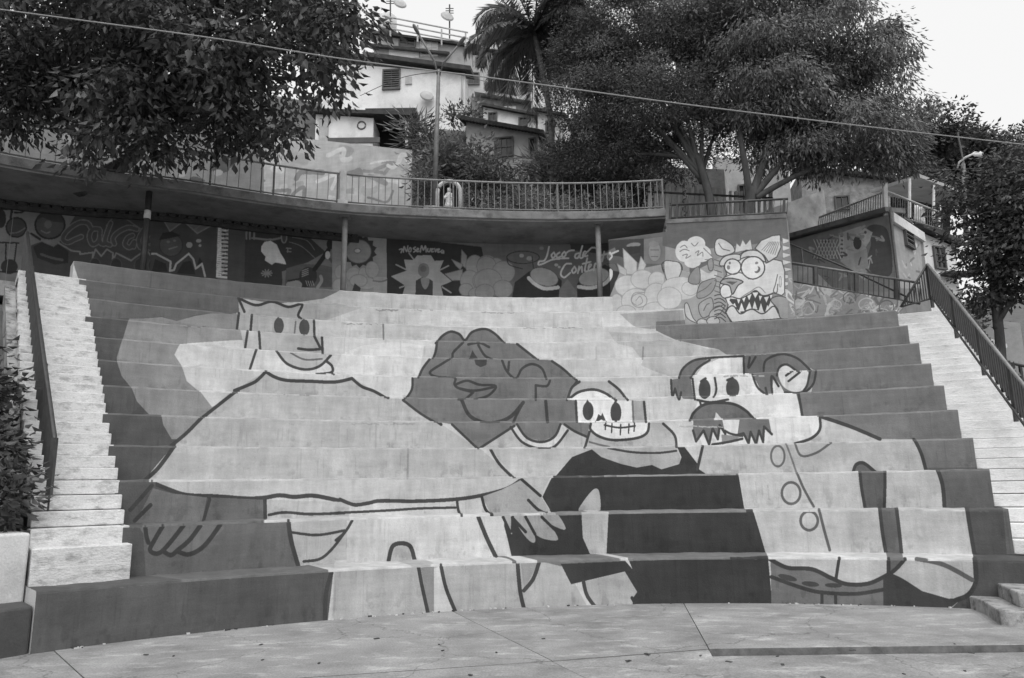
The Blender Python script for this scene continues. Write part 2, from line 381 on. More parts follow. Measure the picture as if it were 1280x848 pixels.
# --- left hand and the risers below it
C.frame(0,563,2.974)
C.fill([(440,100),(580,120),(560,270),(440,270)], 84)
C.fill([(570,140),(640,158),(770,172),(750,265),(500,268)], 114)
C.fill([(785,172),(980,180),(985,262),(755,265)], 102)
C.fill([(985,180),(1300,188),(1300,262),(990,262)], 180)
C.fill([(530,268),(1078,262),(1112,430),(545,480)], 98)
C.fill([(1078,262),(1290,255),(1290,440),(1112,430)], 178)
C.fill([(100,480),(545,468),(1115,420),(1240,452),(1215,660),(100,760)], 82)
C.fill([(550,468),(1115,420),(1235,448),(700,484)], 100)
C.line([(565,130),(485,215)], 5, LN); C.line([(560,198),(502,252)], 5, LN); C.line([(780,178),(755,258)], 4, LN); C.line([(985,178),(987,252)], 4.6, LN)
C.line([(1000,232),(1060,223),(1150,229),(1280,225)], 3.4, LN)
C.shape([(545,280),(820,278),(780,335),(720,378),(670,378),(600,378),(560,370),(540,320)], 112)
for q in ([(540,285),(545,320),(552,340)], [(605,282),(575,330),(558,365),(580,378),(605,368),(645,325),(682,280)], [(605,368),(635,383),(662,365),(705,330),(745,280)], [(665,372),(705,380),(760,350),(818,278)]): C.line(q, 5.5, 55)
C.line([(1072,265),(1082,330),(1110,422)], 5.5, LN); C.line([(1085,303),(1180,312),(1280,296)], 3.2, LN); C.line([(1130,404),(1190,395),(1235,360),(1280,305)], 3.4, LN)
C.line([(1232,456),(1212,530),(1208,640)], 5.5, LN)
# --- lower middle: sleeve, hand, light risers
C.frame(425,563,2.974)
C.fill([(-20,440),(830,415),(960,640),(-30,660)], 172)
C.fill([(-20,400),(640,385),(830,410),(700,420),(-20,450)], 196)  # first tread painted paler than its riser, top light in the colour
C.fill([(440,185),(525,168),(562,240),(455,242)], 196)
C.line([(435,180),(440,215),(452,238)], 3.4, LN); C.line([(-20,225),(100,220),(200,215),(300,209),(430,206)], 3, LN)
C.line([(0,178),(30,190),(60,197),(110,190),(150,183),(280,184),(420,178),(520,165),(620,140),(675,108)], 4.4, LN)
# --- second figure: woman with waved hair
C.frame(490,390,3.2)
C.fill([(345,542),(490,455),(690,450),(790,500),(800,560),(720,582),(640,657),(610,700),(600,740),(520,672),(490,662),(400,552)], 182)
C.fill([(175,125),(200,95),(235,78),(270,88),(292,110),(320,80),(370,68),(410,85),(450,125),(500,128),(585,190),(640,195),(745,274),(735,282),(700,352),(735,355),(738,442),(790,446),(785,490),(770,497),(690,452),(672,450),(650,495),(600,512),(540,500),(500,452),(345,540),(240,450),(180,440),(45,353),(75,320),(80,265),(105,262),(150,188),(165,182)], 114)
C.shape([(478,462),(520,515),(590,540),(650,530),(703,472),(690,455),(672,452),(650,495),(600,515),(540,502),(500,455)], 204, smooth=False)
for q in ([(175,125),(200,95),(235,78),(270,88),(292,110),(320,80),(370,68),(410,85),(450,122)], [(180,122),(175,155),(163,185)], [(150,190),(122,225),(105,262)], [(82,265),(78,310),(45,353)], [(45,353),(110,400),(180,440)],
          [(240,450),(345,542)], [(345,542),(490,455)], [(500,128),(585,190)], [(640,197),(690,230),(740,275)], [(740,278),(715,310),(700,352)],
          [(285,122),(245,160),(235,185),(160,230),(155,245),(180,255),(250,262),(250,288),(268,303),(325,318)], [(325,318),(290,345),(265,350)], [(252,290),(300,275),(350,290),(415,295),(385,330),(330,345)], [(268,303),(330,312),(415,297)],
          [(305,130),(350,124),(388,140)], [(345,132),(370,170),(400,186)], [(440,193),(460,235),(495,262),(520,225),(560,208),(600,225),(618,268)], [(468,200),(465,232)], [(632,275),(618,295),(575,292)], [(575,292),(575,352)],
          [(475,460),(520,515),(590,540),(650,532),(703,472)], [(500,450),(540,500),(600,515),(650,495),(674,450)], [(690,450),(730,475),(790,500)]): C.line(q, 3.0, LN)
C.line([(280,355),(310,410),(370,437),(430,433),(480,410),(525,362)], 4.4, LN); C.line([(525,362),(497,410),(485,440)], 3.4, LN); C.line([(615,357),(622,440)], 4, LN)
C.fill([(308,188),(322,152),(346,186)], LN); C.fill([(330,192),(380,192),(378,212),(355,220),(335,210)], LN)
C.line([(395,552),(430,605),(490,660)], 3.6, LN)
# --- third figure: child with a skull face and hood, dark clothes
C.fill([(705,335),(720,300),(750,278),(870,278),(910,310),(945,352),(700,352)], 168)
C.fill([(955,355),(1012,357),(1018,442),(960,442)], 164)
C.fill([(770,545),(790,475),(830,497),(890,510),(980,503),(1030,445),(1085,445),(1130,490),(1138,540),(1155,580),(1150,608),(1080,628),(1040,612),(980,620),(920,607),(830,578),(795,558)], 172)
C.shape([(706,352),(740,325),(770,314),(810,310),(860,325),(895,355)], 222, smooth=False)
C.fill([(735,356),(960,356),(965,441),(740,441)], 222)
C.fill([(795,445),(1030,445),(1020,480),(980,500),(890,508),(830,495),(795,470)], 222)
for q in ([(705,335),(720,300),(750,279)], [(868,278),(910,310),(943,352)], [(712,340),(750,316),(810,308),(860,325),(897,354)], [(735,357),(740,440)], [(1008,360),(1016,440)], [(795,448),(795,470),(830,495),(890,508),(980,500),(1020,480),(1028,447)],
          [(790,478),(770,540)], [(1085,447),(1130,490),(1138,540)]): C.line(q, 3.2, LN)
C.line([(962,357),(966,440)], 2.4, 110); C.line([(790,515),(830,525),(870,533)], 2.2, 100); C.line([(865,545),(960,560),(1060,563),(1137,555)], 2.6, LN)
C.drop(785,394,22,34,62); C.drop(896,400,22,38,62); C.fill([(812,440),(826,405),(836,412),(842,400),(860,440),(838,425)], 62)
C.line([(850,452),(910,462),(972,455)], 2.2, LN)
for x, y0, y1 in ((855,445,468),(880,447,480),(915,450,488),(948,448,482),(970,445,475)): C.line([(x,y0),(x-2,y1)], 1.8, LN)
DK = 48
C.frame()
C.fill([(740,562),(715,571),(690,598),(895,598),(890,590),(874,581),(855,558),(846,558),(852,571),(849,579),(827,585),(815,580),(796,583),(777,579),(752,571)], DK)
C.fill([(690,597),(923,592),(931,637),(690,643),(687,634),(678,620)], DK)
C.fill([(627,646),(690,641),(941,637),(958,690),(640,694),(634,670)], DK)
C.fill([(640,693),(958,688),(960,700),(701,708),(672,701)], 112)  # tread of the dark clothes painted paler, as grazing light shows it
C.fill([(701,705),(960,695),(966,760),(803,762),(791,745),(796,738),(781,714),(714,729)], DK)
C.line([(690,597),(923,592)], 1.2, 130); C.fill([(690,640),(931,634),(933,639),(690,645)], 120)  # pale edge line and tread strip, caught light painted in
C.frame(425,563,2.974)
C.fill([(590,236),(610,246),(612,320),(638,392),(585,392),(520,250),(540,242)], 196)
C.shape([(890,220),(905,185),(945,142),(965,155),(962,228)], 180)
C.fill([(898,230),(999,228),(990,388),(935,388),(903,320)], 180); C.fill([(935,385),(990,385),(1070,400),(1087,440),(1055,405)], 190)
C.fill([(530,168),(600,145),(675,110),(745,165),(785,222),(770,232),(565,240)], 162)
for f_ in ([(605,244),(642,244),(642,298),(634,304)], [(645,244),(692,244),(726,322),(714,337),(680,305)], [(690,244),(752,244),(808,315),(796,330),(732,312)], [(748,240),(800,232),(837,280),(830,292),(782,272)]): C.fill(C.curve(f_, 5, True), 162)
for q in ([(675,108),(745,165)], [(527,168),(540,210),(565,238)], [(700,180),(735,212),(768,228)], [(606,248),(632,300)], [(642,248),(640,298)], [(690,248),(725,308)], [(750,248),(805,298)], [(640,250),(690,300)]): C.line(q, 3.6, DK)
C.line([(515,250),(545,320),(582,392)], 5.2, LN); C.line([(-15,330),(20,300),(45,262)], 3.4, LN)
C.fill([(190,405),(200,355),(230,345),(262,358),(270,398)], 178); C.line([(180,405),(195,352),(230,340),(262,352),(277,396)], 5.2, LN)
C.fill([(300,435),(350,430),(350,606),(335,606)], 138); C.fill([(350,440),(380,430),(432,606),(350,606)], 200); C.fill([(210,410),(300,400),(350,420),(300,440)], 168)
C.line([(292,435),(305,500),(330,606)], 4.6, LN); C.line([(375,428),(395,510),(437,606)], 4.6, LN); C.line([(660,420),(670,520),(690,600)], 5, LN); C.line([(560,390),(620,400),(662,420)], 2.4, 100)
C.fill([(672,420),(738,418),(685,512)], 150); C.line([(740,418),(718,475),(684,515)], 4.8, LN)
C.fill([(905,485),(1060,450),(1105,520),(1090,540),(1112,590),(968,596),(920,540)], 168); C.line([(905,485),(920,535),(966,592)], 4.6, LN); C.line([(1085,540),(1115,590)], 4, DK)
# --- fourth figure: bearded man in a buttoned jacket
C.frame(820,400,3.2)
C.fill([(655,387),(780,425),(895,470),(1030,472),(1060,530),(1082,600),(205,612),(170,590),(185,505),(560,488)], 184)
C.fill([(145,235),(190,180),(260,152),(350,145),(355,212),(385,215),(500,262),(515,285),(560,292),(585,382),(655,385),(655,435),(620,470),(560,488),(520,494),(450,492),(190,500),(140,400),(170,320),(150,315)], 216)
HR = 108
C.fill([(90,235),(100,200),(150,165),(215,152),(165,190),(140,235),(152,318),(108,316),(98,288),(92,318),(76,272),(65,300),(58,240)], HR)
C.fill([(350,143),(500,135),(560,150),(610,190),(640,203),(630,250),(600,280),(560,288),(512,284),(500,262),(470,225),(465,290),(445,297),(415,270),(385,215),(355,212)], HR)
C.fill(C.curve([(485,200),(500,182),(525,178),(560,195),(575,205),(608,205),(607,250),(585,278),(545,282),(505,258)], 5, True), 212)
for q in ([(350,145),(352,212)], [(375,150),(370,188),(398,148)], [(430,200),(440,160),(500,137),(560,150),(605,185),(620,202)], [(640,203),(630,250),(600,280),(560,288),(515,285)], [(616,205),(605,255),(590,278)], [(385,216),(405,265),(445,297)],
          [(445,297),(438,268)], [(465,292),(462,225),(490,262)], [(484,222),(492,188),(525,176),(572,208)], [(520,222),(545,205)], [(530,243),(575,210)], [(92,232),(105,195),(150,162),(215,152),(270,148),(350,145)],
          [(138,232),(165,192),(215,160)], [(60,240),(65,300),(76,272)], [(76,272),(92,318),(100,286)], [(146,235),(156,318)], [(235,232),(241,275),(230,308)], [(165,320),(220,328),(288,318)], [(175,322),(180,340)]): C.line(q, 2.8, LN)
C.oval(195,277,24,40,64); C.oval(307,270,27,37,72); C.line([(180,245),(198,234)], 3, LN); C.line([(285,240),(306,232)], 3, LN)
C.fill(C.curve([(135,402),(150,368),(190,338),(240,330),(310,335),(360,360),(398,398)], 5)+[(398,400)], HR); C.line([(135,402),(150,368),(190,338),(240,330),(310,335),(360,360),(398,398)], 3.4, LN)
C.fill([(232,400),(240,365),(272,400)], 205)
C.fill([(268,397),(330,400),(328,458),(285,445)], 214)
for q in ([(150,398),(265,398),(277,452),(255,420),(247,472),(226,432),(212,492),(190,440),(160,480),(148,440)], [(335,398),(452,398),(463,453),(432,425),(428,482),(412,440),(400,490),(378,445),(370,488),(350,450),(326,456)]):
    C.fill(q, HR); C.line(q[2:], 3, LN, False)
C.fill([(262,455),(345,462),(265,494)], 140); C.line([(225,492),(290,482),(345,470)], 3, LN); C.line([(275,440),(300,452),(345,460)], 2.6, LN)
for q, wd in (([(655,387),(655,435),(620,468),(555,488)], 3.4), ([(570,295),(578,340),(585,380)], 3.4), ([(662,388),(780,425),(895,470)], 4.4), ([(1030,472),(1060,530),(1080,597)], 4.4), ([(187,505),(165,592)], 3.6)): C.line(q, wd, LN)
C.oval(487,542,27,38,None,100,2.6); C.line([(520,495),(540,545),(560,600)], 2.4, 118); C.line([(555,490),(580,540),(640,530),(700,492)], 2.8, 100)
C.fill([(790,600),(800,575),(830,568),(875,600)], 100); C.line([(788,600),(800,573),(830,567),(876,600)], 4, LN)
C.fill([(334,615),(818,602),(838,750),(358,756)], 190); C.fill([(918,602),(1125,600),(1145,660),(1156,746),(918,746)], 190)
C.fill([(815,604),(918,602),(916,746),(836,746)], 96); C.line([(815,605),(822,670),(836,745)], 4, LN); C.line([(916,603),(915,680),(912,745)], 4, LN); C.line([(1127,600),(1146,660),(1153,742)], 5, LN)
C.oval(540,688,37,40,None,92,3.2); C.line([(563,610),(590,670),(630,738)], 3.2, 90)
C.frame(850,563,2.974)
C.fill([(272,220),(742,210),(768,382),(322,385)], 186); C.fill([(805,210),(1065,210),(1092,380),(825,382)], 186); C.fill([(740,210),(806,210),(824,382),(766,382)], 96)
C.fill([(1065,208),(1200,208),(1215,385),(1094,382)], 80)
C.line([(742,212),(752,300),(766,380)], 4.6, LN); C.line([(804,212),(815,300),(823,380)], 4.6, LN); C.line([(1066,212),(1080,300),(1094,380)], 5.2, LN)
C.oval(480,260,32,33,None,88,3.4); C.line([(517,222),(535,290),(556,362)], 3.6, 90)
C.fill([(322,380),(1092,378),(1092,408),(335,408)], 204); C.fill([(766,380),(828,380),(830,406),(772,406)], 110); C.fill([(1090,378),(1320,376),(1330,640),(1000,640),(1090,500)], 74)  # tread across the jacket painted paler for the light from above
C.fill([(955,660),(985,596),(1045,545),(1100,500),(1330,376),(1330,660)], 74)
C.fill([(335,405),(772,402),(770,455),(700,488),(620,492),(560,472),(480,442),(430,447),(380,432)], 188)
C.fill([(336,408),(400,437),(480,440),(560,470),(620,492),(700,490),(757,472),(757,512),(650,527),(560,522),(440,502),(340,468)], 110)
C.fill([(338,468),(440,503),(520,521),(650,527),(757,512),(757,610),(340,606)], 106)
C.fill([(755,470),(790,456),(840,478),(900,515),(1000,542),(1045,545),(1010,572),(980,620),(755,612)], 56)
C.fill([(795,456),(838,404),(1088,404),(1092,480),(1062,530),(1000,544),(900,517),(840,480)], 182)
for q, wd in (([(335,405),(400,435),(490,440),(560,470),(620,492),(700,490),(770,460),(802,440),(836,405)], 5), ([(340,467),(440,501),(520,520),(650,526),(757,511)], 4.6), ([(592,400),(580,470)], 4), ([(527,528),(527,590)], 4), ([(577,528),(577,590)], 4), ([(775,405),(775,460)], 5), ([(1096,405),(1100,480),(1070,530),(1010,556),(980,600)], 6)): C.line(q, wd, 56)
C.line([(880,404),(980,425),(1086,478)], 5.5, 92); C.oval(400,470,36,10,62,rot=14); C.oval(485,492,33,9,62,rot=6); C.oval(570,497,32,8,62,rot=3)
# --- scuffs, drips and patched joints that show on the upper risers
C.frame()
for x0, x1, y, v in ((602,645,391,140),(655,760,410,158),(470,545,388,150),(905,960,470,165),(850,905,533,175),(430,480,405,150),(230,262,408,95),(355,390,494,150),(440,520,530,160)):
    n_ = int((x1-x0)/4)
    for i in range(n_):
        if random.random() < .7: C.line([(x0+i*4, y+random.uniform(-1,1)), (x0+i*4+random.uniform(2,6), y+random.uniform(-.6,1))], random.uniform(.8,1.8), v, False)
for x, y0, y1, v in ((479,405,424,130),(470,531,560,164),(510,560,597,160),(510,568,597,150),(804,434,449,140),(851,418,426,105),(745,434,449,178)): C.line([(x,y0),(x+random.uniform(-1,1),y1)], 2.2, v, False)
# --- lay the drawing on the tiers: one row of the atlas for each riser, one for each tread
AW, AH = 3072, 96
THL, THR = -43.0, 29.0
atlas = np.full((AH*NT*2, AW), .42, np.float32)
tt = np.radians(THL + (THR-THL)*(np.arange(AW)+.5)/AW)
for k in range(1, NT+1):
    vv = (np.arange(AH)+.5)/AH
    T, V = np.meshgrid(tt, vv); r = RK(k); z = ZK[k-1] + (ZK[k]-ZK[k-1])*V
    P = np.stack([CX + r*np.sin(T), CY + r*np.cos(T), z], -1).reshape(-1, 3)
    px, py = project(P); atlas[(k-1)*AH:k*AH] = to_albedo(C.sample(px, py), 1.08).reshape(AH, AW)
    rr = r + TREAD*V
    if k <= 2:
        P = np.stack([CX + rr*np.sin(T), CY + rr*np.cos(T), np.full_like(rr, ZK[k])], -1).reshape(-1, 3)
        px, py = project(P); A = to_albedo(C.sample(px, py), .95).reshape(AH, AW)
    else:                                                                   # treads above the eye: paint runs back from the riser below
        A = np.repeat(atlas[k*AH-2:k*AH-1], AH, 0)
        A = A*.8 + .04
    atlas[(NT+k-1)*AH:(NT+k)*AH] = A
def vnoise(h, w_, ny, nx, octs=4, seed=0):
    g = np.random.default_rng(seed); out = np.zeros((h, w_)); amp, tot = 1.0, 0
    for o_ in range(octs):
        a_, b_ = max(2, int(ny*2**o_)), max(2, int(nx*2**o_)); G = g.random((a_+1, b_+1))
        y, x = np.linspace(0, a_-.001, h), np.linspace(0, b_-.001, w_); i, j = y.astype(int), x.astype(int); u, v = (y-i)[:,None], (x-j)[None]
        u, v = u*u*(3-2*u), v*v*(3-2*v)
        out += amp*(G[i][:,j]*(1-u)*(1-v) + G[i][:,j+1]*(1-u)*v + G[i+1][:,j]*u*(1-v) + G[i+1][:,j+1]*u*v); tot += amp; amp *= .55
    return out/tot
vv = ((np.arange(AH)+.5)/AH)[:, None]
for k in range(1, NT+1):
    A = atlas[(k-1)*AH:k*AH]
    A *= .90 + .20*vnoise(AH, AW, 2, 260, 3, 10+k)                          # roller and brush strokes
    A *= .86 + .28*vnoise(AH, AW, 1, 14, 4, 30+k)                           # uneven coats
    drip = vnoise(AH, AW, 1, 500, 3, 50+k); A *= 1 - .13*np.clip((drip-.66)/.1, 0, 1)*(vnoise(AH, AW, 1, 40, 2, 70+k) > .5)   # rain runs
    lip = vnoise(AH, AW, 1, 190, 4, 110+k); worn = np.clip((vv - (1.0 - .06*np.clip((lip-.46)*4, 0, 1)))*60, 0, 1); A[...] = A*(1-.5*worn) + .36*.5*worn   # paint rubbed off the edge
    foot = vnoise(AH, AW, 4, 120, 4, 130+k); A *= 1 - .22*np.clip((foot-.60)/.12, 0, 1)*np.clip(1.25-1.6*vv, 0, 1)            # scuffs from feet
    for q in range(5):                                                      # patched strips and shrinkage joints
        x = int((q+.5+.35*math.sin(k*2.3+q))/5*AW); A[:, x:x+4] *= .9; w2 = int(60+110*abs(math.sin(k*1.1+q*3))); A[:, x+5:x+5+w2] *= 1+.05*math.sin(k*5+q*7)
    atlas[(k-1)*AH:k*AH] = np.clip(A, .015, .8)
    Tt = atlas[(NT+k-1)*AH:(NT+k)*AH]; Tt *= .8 + .4*vnoise(AH, AW, 4, 120, 4, 150+k); pass
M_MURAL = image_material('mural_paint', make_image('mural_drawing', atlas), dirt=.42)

# ------------------------------------------------------------------ amphitheatre tiers
amph = thing('amphitheatre', pol(-5, R1), 'curved concrete seating tiers painted with a huge cartoon mural of four figures', 'amphitheatre')
def tier(k):
    r0, r1 = RK(k), RK(k+1) + .02
    t0, t1 = TH_L - .25, th_in(r0) + .35
    if k == 1: t0, t1 = -42.2, 29.0
    if k == 11: t1 = 7.7
    if k == 12: t0, t1, r1 = -37.3, 2.3, RK(12) + .5
    z0, z1 = ZK[k-1] - .03, ZK[k]
    n = 110; c = .028
    prof = [(r0, z0, 0, 0.0), (r0, z1-c, 0, 1-c/(ZK[k]-ZK[k-1])), (r0+c*.3, z1-c*.3, 1, .004), (r0+c, z1, 1, c/TREAD), (r1, z1, 1, 1.0)]
    V, F, UV, MI = [], [], [], []
    for i in range(n+1):
        th = t0 + (t1-t0)*i/n; jit = .004*math.sin(i*1.7+k) + .003*math.sin(i*.61+2*k)
        for (r, z, row, v) in prof:
            p = pol(th, r, z + (jit if row else 0)); V.append(tuple(p))
        V.append(tuple(pol(th, r1, z0)))
    L = len(prof)+1
    for i in range(n):
        u0, u1 = [((t0 + (t1-t0)*(i+d)/n) - THL)/(THR-THL) for d in (0, 1)]
        for j in range(len(prof)-1):
            a = i*L+j; F.append((a, a+L, a+L+1, a+1))
            row = prof[j+1][2]; va = prof[j][3] if prof[j][2] == row else 0.0; vb = prof[j+1][3]
            f = lambda v: ((NT if row else 0) + k-1 + min(max(v, .012), .988))/(2*NT)
            UV += [(u0, f(va)), (u1, f(va)), (u1, f(vb)), (u0, f(vb))]; MI.append(0)
        a = i*L+L-2; F.append((a, a+L, a+L+1, a+1)); UV += [(0,0)]*4; MI.append(1)
    F.append(tuple(range(L))[::-1]); UV += [(0,0)]*L; MI.append(2)
    F.append(tuple(n*L+j for j in range(L))); UV += [(0,0)]*L; MI.append(2)
    me = bpy.data.meshes.new('tier'); me.from_pydata(V, [], F); me.materials.append(M_MURAL); me.materials.append(M_CONC); me.materials.append(M_WHITEW)
    me.polygons.foreach_set('material_index', MI)
    uv = me.uv_layers.new(name='UVMap'); uv.data.foreach_set('uv', np.array(UV, np.float32).ravel())
    return link('tier', me, amph)
for k in range(1, NT+1): tier(k)

# ------------------------------------------------------------------ wall paintings
D = Canvas(0, 225, 1290, 420, 92)
D.frame(0,240,6.4)
D.fill([(-10,40),(700,110),(440,420),(330,400),(250,430),(150,680),(-10,680)], 96)
D.fill([(650,110),(1300,140),(1300,680),(250,680),(250,430),(330,400),(430,440),(470,410)], 50)
D.oval(10,215,40,75,30); D.oval(130,285,80,78,48,26,2); D.line([(80,330),(140,325),(200,290)], 1.6, 85)
D.line([(100,105),(85,210)], 3, 28); D.line([(-5,130),(50,138),(100,135)], 2.4, 28); D.line([(105,165),(170,165),(200,140)], 2.4, 28)
D.oval(400,265,118,110,60,28,2.4,-8); D.fill([(290,230),(320,180),(400,155),(480,180),(520,250),(430,240),(340,205)], 42); D.oval(385,262,30,32,82); D.line([(330,310),(370,330),(400,320)], 1.6, 95); D.line([(250,335),(320,380)], 3, 28)
D.line([(-5,405),(150,410)], 2, 28, False); D.line([(48,410),(45,560)], 2, 28, False); D.line([(132,415),(115,560)], 2, 28, False); D.oval(75,600,68,60,32); D.line([(-5,640),(150,640)], 2.4, 25, False)
D.fill([(265,440),(340,402),(430,447),(470,420),(550,480),(545,570),(440,585),(300,530)], 32); D.line([(330,500),(420,530),(500,545)], 3, 66)
LS = ([(725,285),(700,250),(640,245),(575,280),(515,340),(505,385),(545,405),(600,380),(650,360)], [(795,300),(740,300),(715,360),(740,420),(790,390),(800,310)], [(800,310),(800,400),(830,420)], [(885,250),(855,330),(840,400),(880,425)],
      [(1095,300),(1030,285),(950,320),(905,370),(915,415)], [(1060,350),(1020,370),(1000,420),(1040,445),(1075,400),(1070,440)], [(1145,310),(1110,380),(1125,445),(1165,430)], [(1190,400),(1235,345),(1250,400),(1215,450),(1180,440)])
for q in LS: D.line(q, 7, 92)
for q in LS: D.line(q, 4.4, 56)
D.line([(470,410),(570,470),(640,480),(640,500),(745,485),(740,530),(765,460),(810,515),(855,460),(905,490),(900,560),(930,490),(1050,550),(1080,525),(1140,485)], 2, 105, False)
D.line([(1180,475),(1205,510),(1230,490),(1280,505)], 2, 105, False); D.line([(850,270),(935,165),(1130,300),(1150,285)], 1.4, 84, False); D.line([(1180,240),(1280,170)], 1.4, 84, False)
for x in (760, 930, 1120, 1230): D.oval(x, 590, 45, 60, 40, 62, 1.4)
D.frame(190,250,5.12)
D.fill([(-10,60),(420,130),(420,520),(-10,480)], 54)
D.fill([(60,95),(235,110),(120,200)], 80); D.fill([(215,150),(300,125),(415,145),(290,215)], 80)
D.line([(0,130),(30,100)], 1.6, 105); D.line([(60,105),(115,200),(225,120)], 1.6, 105, False); D.line([(215,148),(290,215),(415,145)], 1.6, 105, False); D.line([(250,165),(300,135)], 1.2, 95); D.line([(275,190),(340,140)], 1.2, 95)
D.oval(122,290,74,72,66,44,1.2); D.fill([(45,258),(70,212),(130,203),(185,230),(110,248)], 32); D.line([(110,315),(160,300)], 1.6, 105); D.oval(105,270,12,8,95); D.oval(145,262,10,7,95)
D.line([(0,345),(25,345),(120,395),(115,455),(140,450),(155,410),(235,345),(265,380),(280,440),(320,410),(340,490)], 2.4, 150, False); D.fill([(160,470),(200,400),(250,390),(280,480)], 34); D.fill([(0,460),(20,380),(90,410),(100,460)], 34)
D.oval(240,290,20,19,135); D.oval(300,263,17,12,130); D.oval(308,293,9,8,125); D.fill([(290,420),(305,370),(325,400)], 32)
D.fill([(425,143),(492,147),(484,505),(410,498)], 182)
for i in range(14): D.fill([(446,152+i*25),(491-i*.5,153+i*25),(490-i*.5,166+i*25),(445,164+i*25)], 34)
for i in range(27): D.line([(415,155+i*12.6),(488,157+i*12.6)], .5, 120, False)
D.fill([(492,140),(600,145),(592,540),(482,520)], 60)
D.fill([(600,140),(930,170),(1062,290),(1112,335),(1000,400),(840,460),(832,560),(592,540)], 44); D.fill([(930,170),(1215,190),(1215,600),(840,570),(832,460),(1000,400),(1112,335),(1062,290)], 96)
D.fill([(860,440),(960,410),(1100,420),(1180,440),(1200,560),(850,560)], 74)
D.line([(600,165),(690,195),(780,215),(850,210)], 2.4, 105); D.line([(640,245),(760,255),(840,240)], 2.4, 105); D.oval(845,238,17,38,58,110,1.6)
for x in (606, 628, 655): D.line([(x,170),(x-2,250)], 2.4, 105)
D.fill([(700,300),(720,270),(760,263),(800,288),(822,340),(850,385),(860,415),(790,402),(768,417),(722,388),(728,365),(700,332)], 182)
for i in range(10): D.line([(735,470),(735+34*math.cos(i*.628),470+24*math.sin(i*.628))], 1.6, 110)
D.line([(880,270),(960,300),(1050,380)], 1.0, 95); D.line([(900,240),(990,260),(1040,320)], 1.0, 95); D.line([(860,310),(890,312)], 1.4, 105); D.line([(865,330),(890,332)], 1.4, 105); D.line([(870,310),(868,335)], 1.4, 105)
D.fill(D.curve([(950,460),(1000,430),(1052,460),(1045,530),(965,565),(945,510)],5,True), 44); D.line([(1040,445),(1085,385),(1130,320)], 5.5, 30); D.oval(1142,285,24,33,30); D.oval(1125,355,16,26,172)
for i in range(4): D.line([(960,455+i*12),(1000,440+i*12)], 1, 130); D.line([(985+i*14,520),(995+i*14,550)], 1, 130)
D.oval(910,545,52,30,128); D.line([(1060,560),(1085,520),(1080,490)], 4, 130); D.line([(870,520),(950,505)], 2.2, 36); D.line([(1140,380),(1190,440)], 3.4, 70)
D.frame(420,270,6.4)
D.fill([(-30,120),(408,160),(408,640),(-30,640)], 124)
D.shape([(190+(128+(12 if i % 2 else -12))*math.cos(i*PI/14), 285+(122+(12 if i % 2 else -12))*math.sin(i*PI/14)) for i in range(28)], 46, smooth=False)
D.oval(180,285,100,93,122,96,1); D.oval(172,280,26,18,165,90,1)
for x, y, a, b in ((40,450,50,60),(140,470,60,60),(220,470,40,60),(290,430,55,65),(240,540,80,50),(180,520,70,50),(30,560,60,60)): D.oval(x,y,a,b,140,116,1)
D.fill([(300,490),(440,490),(465,640),(305,640)], 138); D.line([(300,520),(370,525),(430,500)], 2, 95); D.fill([(130,600),(150,540),(200,580),(190,610)], 50)
D.fill([(405,163),(780,205),(1165,250),(1180,330),(1000,640),(410,640)], 38)
D.frame(420,270,6.4)
TX = ([(508,270),(530,265),(520,295)], [(540,290),(545,245),(565,285),(575,240)], [(590,255),(580,285),(598,285),(600,260),(590,255)], [(635,250),(618,262),(640,275),(622,290)], [(648,275),(662,265),(650,262),(648,285),(665,283)], [(675,290),(685,240),(700,275),(715,240),(722,288)],
      [(735,262),(735,285),(750,285),(755,262)], [(765,275),(778,265),(766,264),(765,287),(780,285)], [(790,262),(797,287),(808,265)], [(815,278),(828,268),(817,266),(815,290),(832,288)], [(850,275),(840,285),(850,298),(860,280),(862,300)])
for q in TX: D.line(q, 1.7, 140)
D.fill([(530,640),(555,560),(440,485),(565,440),(545,350),(620,355),(650,318),(760,315),(790,362),(862,358),(828,440),(928,525),(840,562),(860,640)], 142)
for q in ([(480,390),(560,430)], [(585,300),(622,350)], [(820,440),(900,400)], [(510,575),(552,560)], [(850,570),(920,615)]): D.line(q, 1.8, 135)
D.fill(D.curve([(660,460),(665,400),(700,380),(740,400),(742,470),(700,495)],5,True), 104); D.oval(700,425,26,26,88); D.fill([(636,640),(640,520),(690,492),(740,500),(776,525),(775,640)], 52); D.fill(D.curve([(680,505),(715,495),(748,510),(740,560),(715,590),(690,560)],5,True), 116)
FL = 128
for q in ([(1005,272),(1047,320),(1040,420),(1000,390)], [(925,348),(1015,390),(995,432),(960,400)], [(870,465),(1012,428),(1012,515),(930,517)]): D.shape(q, FL, 100, .8, False)
for x, y, a, b in ((1110,400,72,86),(1210,385,80,70),(1070,520,76,85),(1040,590,55,50),(1280,420,70,85),(1190,520,95,90),(1270,570,80,70),(1150,620,90,50)): D.oval(x,y,a,b,FL,102,.8)
for i in range(9): D.line([(1200,560),(1200+90*math.cos(i*.7),560+80*math.sin(i*.7))], .6, 106)
D.frame(600,260,4.923)
D.fill([(130,215),(560,210),(860,185),(1135,175),(1135,420),(860,400),(860,600),(180,600)], 86)
D.fill([(555,212),(1010,190),(1010,350),(860,300),(560,260)], 50); D.fill([(1010,195),(1140,175),(1140,345),(1010,345)], 108); D.oval(1075,270,40,60,128,100,1); D.oval(1070,225,32,18,120); D.line([(1050,260),(1100,260)],1,80); D.line([(1055,300),(1095,300)],1,80)
for x, y, a, b in ((40,360,60,62),(145,395,70,68),(50,450,85,75),(140,500,62,55),(30,520,60,50)): D.oval(x,y,a,b,FL,102,.8)
